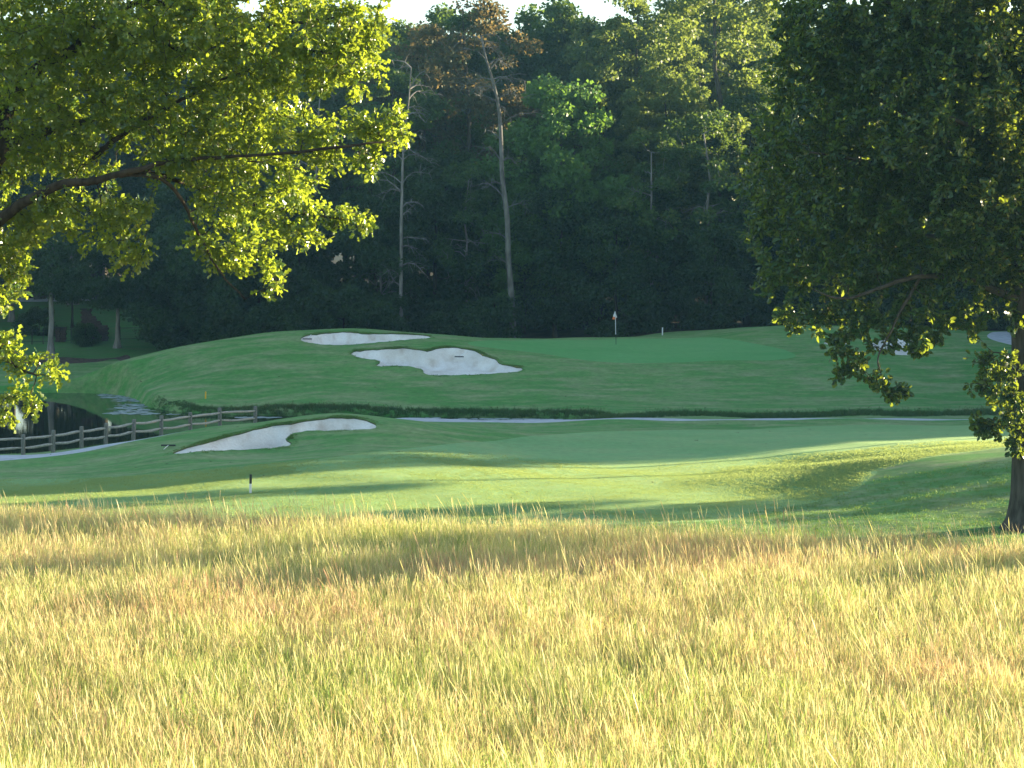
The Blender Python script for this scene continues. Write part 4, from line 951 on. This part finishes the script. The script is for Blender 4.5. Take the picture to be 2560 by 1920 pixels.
def scatter(name, label, pts, scale, protos, mat, seed, kind='stuff', rotx=0.12, idx=None, rotz=None):
    rng = np.random.default_rng(seed)
    pc = bpy.data.collections.new(name + '_source')
    for i, me in enumerate(protos):
        me.materials.append(mat); o = bpy.data.objects.new('%s_tuft_%02d' % (name, i), me); pc.objects.link(o)
    me = bpy.data.meshes.new(name); pts = np.asarray(pts, np.float32)
    me.vertices.add(len(pts)); me.vertices.foreach_set('co', pts.ravel())
    a = me.attributes.new('scl', 'FLOAT', 'POINT'); a.data.foreach_set('value', np.asarray(scale, np.float32))
    rot = np.c_[rng.normal(0, rotx, len(pts)), rng.normal(0, rotx, len(pts)), rng.random(len(pts)) * 6.283].astype(np.float32)
    if rotz is not None: rot[:, 2] = rng.normal(0, rotz, len(pts))
    a = me.attributes.new('rot', 'FLOAT_VECTOR', 'POINT'); a.data.foreach_set('vector', rot.ravel())
    a = me.attributes.new('idx', 'INT', 'POINT'); a.data.foreach_set('value', (rng.integers(0, len(protos), len(pts)) if idx is None else idx).astype(np.int32))
    ob = link(name, me); me.materials.append(mat)
    ng = bpy.data.node_groups.new(name, 'GeometryNodeTree')
    ng.interface.new_socket('Geometry', in_out='INPUT', socket_type='NodeSocketGeometry'); ng.interface.new_socket('Geometry', in_out='OUTPUT', socket_type='NodeSocketGeometry')
    gi = ng.nodes.new('NodeGroupInput'); go = ng.nodes.new('NodeGroupOutput'); ip = ng.nodes.new('GeometryNodeInstanceOnPoints'); ci = ng.nodes.new('GeometryNodeCollectionInfo')
    ci.inputs['Collection'].default_value = pc; ci.inputs['Separate Children'].default_value = True; ci.inputs['Reset Children'].default_value = True
    def na(nm, t):
        q = ng.nodes.new('GeometryNodeInputNamedAttribute'); q.data_type = t; q.inputs['Name'].default_value = nm; return q.outputs['Attribute']
    ip.inputs['Pick Instance'].default_value = True
    L = ng.links
    L.new(gi.outputs[0], ip.inputs['Points']); L.new(ci.outputs[0], ip.inputs['Instance']); L.new(na('idx', 'INT'), ip.inputs['Instance Index'])
    L.new(na('rot', 'FLOAT_VECTOR'), ip.inputs['Rotation']); L.new(na('scl', 'FLOAT'), ip.inputs['Scale']); L.new(ip.outputs[0], go.inputs[0])
    md = ob.modifiers.new('scatter', 'NODES'); md.node_group = ng
    tag(ob, label, None, None, kind); return ob

# tall dry meadow
rng = np.random.default_rng(9)
def meadow_pts(dens, y0=21.0, y1=64):
    n = int((y1 - y0) * 46 * dens); x = rng.uniform(-1, 1, n); y = rng.uniform(y0, y1, n)
    xx = x * 23; k = (np.abs(xx) < 0.30 * y + 2.5); xx, y = xx[k], y[k]
    d = sdf(MEADOW, xx, y); edge = 0.5 * np.sin(xx * 1.1) + 0.4 * np.sin(xx * 2.9 + 1) + rng.normal(0, .35, len(xx))
    k = d < -0.3 + edge * 0.6; xx, y, d = xx[k], y[k], d[k]
    z = H(xx, y, False); return np.c_[xx, y, z], d
P, dd = meadow_pts(27)
clump = 0.5 + 0.5 * np.sin(P[:, 0] * 0.9 + 1.3 * np.sin(P[:, 1] * 0.5)) * np.sin(P[:, 1] * 0.8 + np.sin(P[:, 0] * 0.7))
sc_ = rng.uniform(0.75, 1.15, len(P)) * (0.86 + 0.20 * clump) * np.interp(-dd, [0, 1.5], [0.75, 1.0])
TONES = (0.42, 0.50, 0.58, 0.34, 0.55, 0.74, 0.84, 0.70, 0.10)
tufts = [blade_mesh('tuft', 40 + i, 38, 0.30, 0.40, 1.02, 0.0098, 0.40, 0.5, TONES[i] - 0.03, 0.2, 0.45) for i in range(9)]
red = np.clip(np.interp(P[:, 1], [41, 52], [0.10, 0.80]) + 0.35 * np.sin(P[:, 0] * 0.35 + 2) * np.sin(P[:, 1] * 0.55 + 0.3 * P[:, 0]), 0.03, 0.85)
gidx = np.where(rng.random(len(P)) < red, rng.integers(5, 8, len(P)), rng.integers(0, 5, len(P)))
greenp = np.clip(np.interp(P[:, 1], [27, 40], [0.65, 0.10]) * (0.6 + 0.8 * np.sin(P[:, 0] * 0.9 + 1) * np.sin(P[:, 1] * 1.4)), 0, 1)
gidx = np.where(rng.random(len(P)) < greenp, 8, gidx); sc_ = np.where(gidx == 8, sc_ * 0.72, sc_)
scatter('meadow_grass', 'tall dry golden meadow grass with seed heads across the foreground', P, sc_, tufts, M['meadow_grass'], 3, idx=gidx)
P, dd = meadow_pts(5.5)
hs = rng.uniform(0.62, 1.05, len(P)) * np.where(rng.random(len(P)) < 0.16, 1.3, 1.0)
stalks = [blade_mesh('stalk', 60 + i, 3, 0.2, 0.95, 1.45, 0.0125, 0.26, 1.0, (.5, .6, .66, .6, .8)[i], 0.10, 0.5, -0.24) for i in range(5)]
scatter('seed_stalks', 'taller golden seed stalks standing above the meadow grass', P, hs, stalks, M['meadow_grass'], 4, rotz=0.5)

# fringe of longer grass along the bank and bunker rims
def along(P_, n, off, jit, seed):
    r = np.random.default_rng(seed); seg = np.roll(P_, -1, 0) - P_; L = np.linalg.norm(seg, axis=1); cs = np.cumsum(L); u = r.random(n) * cs[-1]
    i = np.searchsorted(cs, u); i = np.clip(i, 0, len(P_) - 1); t = 1 - (cs[i] - u) / L[i]; q = P_[i] + seg[i] * t[:, None]
    nr = np.c_[seg[i][:, 1], -seg[i][:, 0]] / L[i][:, None]; return q, nr, r
pts = []; scl = []
q, nr, r = along(POND, 16000, 0, 0, 5)
sg = np.sign(sdf(POND, (q + nr * 0.3)[:, 0], (q + nr * 0.3)[:, 1]))[:, None]; q = q + nr * sg * (r.uniform(0.0, 1.5, len(q)) * np.where(q[:, 0] < -23, 0.45, 1.0))[:, None]
k = (q[:, 0] > -45) & (q[:, 1] < 122) & ((q[:, 1] > 111.6) | (q[:, 0] < -15.5)); q = q[k]; zz = H(q[:, 0], q[:, 1]); k = zz > -0.1; q, zz = q[k], zz[k]
farb = q[:, 1] > 106
pts = np.c_[q, zz]; scl = r.uniform(0.5, 1.25, len(q)) * np.interp(q[:, 1], [115.5, 121], [1, 0.15]) * np.where(q[:, 0] < -26, 0.6, 1.0) * np.where(farb, 1.0, 0.45)
# the ditch edge right of the pond, and the dark cut bank beyond it
xr = r.uniform(4, 40, 3000); yr = 111.0 + 0.5 * np.sin(xr * 0.7) + r.uniform(-0.9, 1.1, len(xr)); pts = np.r_[pts, np.c_[xr, yr, H(xr, yr)]]; scl = np.r_[scl, r.uniform(0.5, 1.15, len(xr))]
bank = [blade_mesh('blade', 80 + i, 26, 0.2, 0.18, 0.42, 0.02, 0.5, 0.1, 0.45, 0.2) for i in range(4)]
scatter('bank_grass', 'long dark grass hanging over the pond bank below the hill', pts, scl, bank, M['bank_grass'], 6)
pts = []; scl = []
for P_, n in ((B1, 2400), (B2, 2700), (B3, 1300), (B4, 500)):
    q, nr, r = along(P_, n, 0, 0, 7); s1 = np.sign(sdf(P_, (q + nr * 0.2)[:, 0], (q + nr * 0.2)[:, 1]))[:, None]; q = q + nr * s1 * r.uniform(-0.04, 0.30, len(q))[:, None]
    bk = (sdf(P_, q[:, 0], q[:, 1] - 0.7) < 0) | (r.random(len(q)) < 0.12); q = q[bk]
    pts.append(np.c_[q, H(q[:, 0], q[:, 1])]); scl.append(r.uniform(0.25, 0.9, len(q)) * (0.75 + 0.35 * np.sin(q[:, 0] * 2.1)))
lipg = [blade_mesh('blade', 90 + i, 22, 0.13, 0.10, 0.22, 0.016, 0.7, 0.0, 0.45, 0.2) for i in range(3)]
scatter('bunker_fringe_grass', 'uneven fringe of turf overhanging the bunker rims', np.concatenate(pts), np.concatenate(scl), lipg, M['short_grass'], 8)
# short rough between the meadow and the fairway and round the oak
n = 26000; xx = rng.uniform(-22, 24, n); yy = rng.uniform(50.5, 70, n); k = (np.abs(xx) < .3 * yy + 2); xx, yy = xx[k], yy[k]
k = (sdf(MEADOW, xx, yy) > -0.6) & (sdf(FAIR, xx, yy) > 0.05) & (rng.random(len(xx)) < np.interp(yy, [56, 70], [1, .35])); xx, yy = xx[k], yy[k]
rough = [blade_mesh('blade', 95 + i, 30, 0.3, 0.05, 0.13, 0.014, 0.7, 0.0, 0.5, 0.2) for i in range(3)]
scatter('rough_grass', 'short uneven rough grass between the meadow and the fairway', np.c_[xx, yy, H(xx, yy)], rng.uniform(0.6, 1.2, len(xx)), rough, M['short_grass'], 10)

n = 105000; xx = rng.uniform(-26, 26, n); yy = rng.uniform(59, 84, n); k = (np.abs(xx) < .3 * yy + 2); xx, yy = xx[k], yy[k]
k = (sdf(FAIR, xx, yy) < -0.1) & (rng.random(len(xx)) < np.interp(yy, [76, 84], [1, 0])); xx, yy = xx[k], yy[k]
fb = [blade_mesh('blade', 120 + i, 90, 0.38, 0.042, 0.056, 0.016, 0.5, 0.0, 0.5, 0.06) for i in range(3)]
scatter('fairway_grass', 'close mown blades of the sunlit fairway', np.c_[xx, yy, H(xx, yy)], rng.uniform(0.9, 1.1, len(xx)), fb, M['fairway_blades'], 12, rotx=0.02)

lf = blade_mesh('leaf', 140, 9, 0.05, 0.03, 0.07, 0.06, 1.2, 0.0, 0.9, 0.05)
n = 170; yy = rng.uniform(60, 132, n); xx = rng.uniform(-.29, .29, n) * yy; k = np.ones(n, bool)
for P_ in (B1, B2, B3, POND): k &= sdf(P_, xx, yy) > .3
scatter('fallen_leaves', 'sparse dark fallen leaves on the mown turf', np.c_[xx, yy, H(xx, yy) + .01][k], rng.uniform(.6, 1.9, k.sum()), [lf], simple_mat('fallen_leaf', (0.03, 0.02, 0.012), (0.09, 0.06, 0.03)), 15)

# ------------------------------------------------------------------ fence
FP = [(-31.0, 88.4), (-27.6, 89.3)] + [((px - 1280) / F * d, d) for px, d in ((58, 90.2), (133, 91), (204, 91.6), (264, 92.2), (333, 93), (403, 95), (476, 97.5), (550, 100), (638, 103))]
fence = empty('split_rail_fence', (FP[2][0], FP[2][1], h1(*FP[2]))); tag(fence, 'weathered two rail split wood fence between the cart path and the pond', 'fence')
fo = np.array(fence.location)
rr = random.Random(3)
FH = []
for i, (x, y) in enumerate(FP):
    z = h1(x, y); hgt = 1.16 + rr.uniform(-0.03, 0.04); FH.append((x, y, z, hgt))
    me = box_mesh('post', [(0, 0, hgt / 2 - 0.2, 0.19, 0.14, hgt + 0.4)], 0.02)
    o = link('post', me, M['postwood'], fence, Vector((x, y, z)) - Vector(fo)); o.rotation_euler = (R(rr.uniform(-1.5, 1.5)), R(rr.uniform(-2.5, 2.5)) + (R(-3) if i == 2 else 0), R(rr.uniform(-25, -5)))
for i in range(len(FP) - 1):
    for hh in (0.93, 0.49):
        a = np.array([FH[i][0], FH[i][1], FH[i][2] + hh]) - fo; b = np.array([FH[i + 1][0], FH[i + 1][1], FH[i + 1][2] + hh + rr.uniform(-.02, .02)]) - fo
        tb = Tubes(); ph = rr.random() * 6; ts = np.linspace(0, 1, 7); P_ = [a + (b - a) * t + np.array([0, 0.01 * math.sin(ph + t * 7), -0.035 * math.sin(math.pi * t) + 0.02 * math.sin(ph + t * 6)]) for t in ts]
        tb.add(P_, [0.045 + .045 * min(1, 6 * t, 6 * (1 - t)) + rr.uniform(-.007, .007) for t in ts], 6, True, 0.8); link('rail', tb.mesh('rail'), M['wood'], fence)

# ------------------------------------------------------------------ flag, stakes, rakes
def cyl(name, pts, rad, mat, parent, sides=10):
    tb = Tubes(); tb.add(pts, rad, sides); return link(name, tb.mesh(name), mat, parent)
fx, fy = X(1540, 133), 133.0; fz = h1(fx, fy)
fl = empty('golf_flag', (fx, fy, fz)); tag(fl, 'white flagstick with a limp white and orange flag standing on the putting green', 'flag')
cyl('pole', [(-0.02, 0, 0.74), (-0.035, 0, 1.5), (-0.05, 0, 2.42)], [.024] * 3, M['white'], fl)
cyl('lower_pole', [(0, 0, -0.1), (0, 0, 0.3), (-0.02, 0, 0.735)], [.02] * 3, M['black'], fl)
def flag_part(name, rows, mat):
    V = []; Fs = []
    for i, (z, x0, x1) in enumerate(rows):
        for j in range(9):
            t = j / 8; V.append((x0 + (x1 - x0) * t, 0.07 * math.sin(t * 9 + i * .5) * (0.4 + t), z))
    for i in range(len(rows) - 1):
        for j in range(8): k = i * 9 + j; Fs.append((k, k + 1, k + 10, k + 9))
    me = bpy.data.meshes.new(name); me.from_pydata(V, [], Fs); me.update(); me.polygons.foreach_set('use_smooth', [True] * len(Fs))
    o = link(name, me, mat, fl); sm = o.modifiers.new('cloth', 'SOLIDIFY'); sm.thickness = 0.006; return o
flag_part('flag_cloth', [(2.44, -0.10, -0.03), (2.30, -0.14, -0.01), (2.16, -0.20, 0.03), (2.05, -0.22, 0.07), (1.98, -0.02, 0.07)], M['white_cloth'])
flag_part('orange_panel', [(2.055, -0.222, -0.02), (1.97, -0.26, 0.03), (1.90, -0.27, 0.0), (1.84, -0.25, -0.12)], M['orange'])

def stake(name, label, px, py, d, h, w_, m1, upper=None):
    x, y, _ = wpt(px, py, d); z = h1(x, y); e = empty(name, (x, y, z)); tag(e, label, 'stake')
    if upper is None:
        o = link('post', box_mesh('post', [(0, 0, h / 2 - .1, w_, w_, h + .2)], .008), M[m1], e)
    else:
        link('post', box_mesh('post', [(0, 0, h * .25 - .1, w_, w_, h * .5 + .2)], .006), M[m1], e)
        link('black_band', box_mesh('black_band', [(0, 0, h * .75, w_, w_, h * .5 - .002)], .006), M[upper], e)
    e.rotation_euler = (0, R(1), R(20)); return e
stake('distance_stake', 'short square distance stake, black above and white below, on the sunlit fairway', 626, 1245, 69.5, 0.72, 0.085, 'white', 'black')
stake('white_stake', 'short white stake on the dark grass behind the green, right of the flag', 1656, 832, 144.5, 0.62, 0.08, 'white')
stake('yellow_stake', 'small yellow hazard stake on the hill above the pond', 514, 991, 119.3, 0.46, 0.085, 'yellow')

def rake(label, px, py, d, px2, py2, d2, zoff):
    a = Vector(wpt(px, py, d)); b = Vector(wpt(px2, py2, d2)); a.z = h1(a.x, a.y) + zoff; b.z = h1(b.x, b.y) + zoff + 0.02
    e = empty('bunker_rake', a); tag(e, label, 'rake'); v = b - a; u = v.normalized(); s = Vector((u.y, -u.x, 0)).normalized()
    cyl('handle', [(0, 0, 0.05), tuple(v + Vector((0, 0, .05)))], [.016, .016], M['white'], e, 8)
    hd = cyl('rake_head', [tuple(-s * .34 + Vector((0, 0, .05))), tuple(s * .34 + Vector((0, 0, .05)))], [.04, .04], M['black'], e, 6)
    for k in range(9):
        p = s * (-.32 + .08 * k); cyl('tooth', [tuple(p + Vector((0, 0, .05))), tuple(p + Vector((0, 0, -.05)) - u * .02)], [.009, .005], M['black'], e, 4)
    return e
rake('rake with a dark head on the grass at the left tip of the near bunker', 421, 1116, 85.0, 409, 1124, 84.0, 0.05)
rake('bunker rake lying on the sand face of the large lobed bunker', 1148, 898, 127.2, 1183, 876, 129.6, -0.20)
rake('bunker rake lying at the left end of the long thin bunker', 768, 858, 131.2, 778, 856, 132.4, 0.0)

# ------------------------------------------------------------------ brick wall and railing on the far lawn
bx, by = X(238, 158), 158.0; bz = h1(bx, by)
bw = empty('stepped_brick_wall', (bx, by, bz)); tag(bw, 'dark stepped brick entrance wall behind the bush on the far lawn', 'wall')
sc1 = 158 / F
courses = []
brk = box_mesh('brick', [(0, 0, 0, 0.40, 0.42, 0.19)], 0.012); brk.materials.append(M['brick'])
colz = [(-28, 0, 80), (-16, 0, 80), (-4, 0, 64), (8, 0, 56), (17, 0, 45), (26, 0, 45)]
for (cx, _, hp) in colz:
    hz = hp * sc1; nrow = int(hz / 0.2)
    for k in range(nrow):
        o = link('brick', brk, None, bw, ((cx + (1.5 if k % 2 else -1.5)) * sc1, 0, 0.1 + k * 0.2))
cap = link('coping', box_mesh('coping', [(-22 * sc1, 0, 80 * sc1 + .02, 28 * sc1, 0.6, 0.09)], .01), M['iron'], bw)
pw = empty('brick_pier', (X(152, 158), 158, h1(X(152, 158), 158))); tag(pw, 'short dark brick pier left of the bush on the far lawn', 'pier')
for k in range(6):
    for j in (-.24, .24): link('brick', brk, None, pw, (j + (.03 if k % 2 else -.03), 0, .1 + k * .2))
link('coping', box_mesh('coping', [(0, 0, 1.25, 1.0, .6, .1)], .01), M['iron'], pw)
rl = empty('iron_railing', (X(115, 157), 157, h1(X(115, 157), 157))); tag(rl, 'thin black iron railing on the far lawn in front of the brick wall', 'railing')
ro = Vector(rl.location)
for i, px in enumerate((15, 52, 80, 108, 130, 178, 300, 380)):
    d = 157; p = Vector((X(px, d), d, h1(X(px, d), d))) - ro; link('post', box_mesh('post', [(p.x, p.y, p.z + .65, .07, .07, 1.4)]), M['iron'], rl)
for (a, b_) in ((15, 52), (52, 108), (108, 130), (130, 178), (300, 380)):
    for hh in (.25, 1.2):
        A = Vector((X(a, 157), 157, h1(X(a, 157), 157) + hh)) - ro; B_ = Vector((X(b_, 157), 157, h1(X(b_, 157), 157) + hh)) - ro; cyl('rail', [tuple(A), tuple(B_)], [.02, .02], M['iron'], rl, 4)

# ------------------------------------------------------------------ haze: evening air
hz = bpy.data.meshes.new('haze'); bmh = bmesh.new(); r_ = bmesh.ops.create_cube(bmh, size=1.0)
HB = (-500, 500, -350, 950, -4.0, 48.0)
for v in r_['verts']: v.co = Vector((HB[0] if v.co.x < 0 else HB[1], HB[2] if v.co.y < 0 else HB[3], HB[4] if v.co.z < 0 else HB[5]))
bmh.to_mesh(hz); bmh.free()
hm, hn, hl = mat_new('haze_air'); pv = hn.new('ShaderNodeVolumePrincipled'); pv.inputs['Density'].default_value = 0.00018
pv.inputs['Color'].default_value = (0.30, 0.66, 1.0, 1); pv.inputs['Anisotropy'].default_value = 0.0
ho = hn.new('ShaderNodeOutputMaterial'); hl.new(pv.outputs[0], ho.inputs['Volume'])
USE_HAZE = True
if USE_HAZE:
    tag(link('haze', hz, hm), 'thin evening haze over the course', None, None, 'stuff')
print('FOREST TREES', NFT)
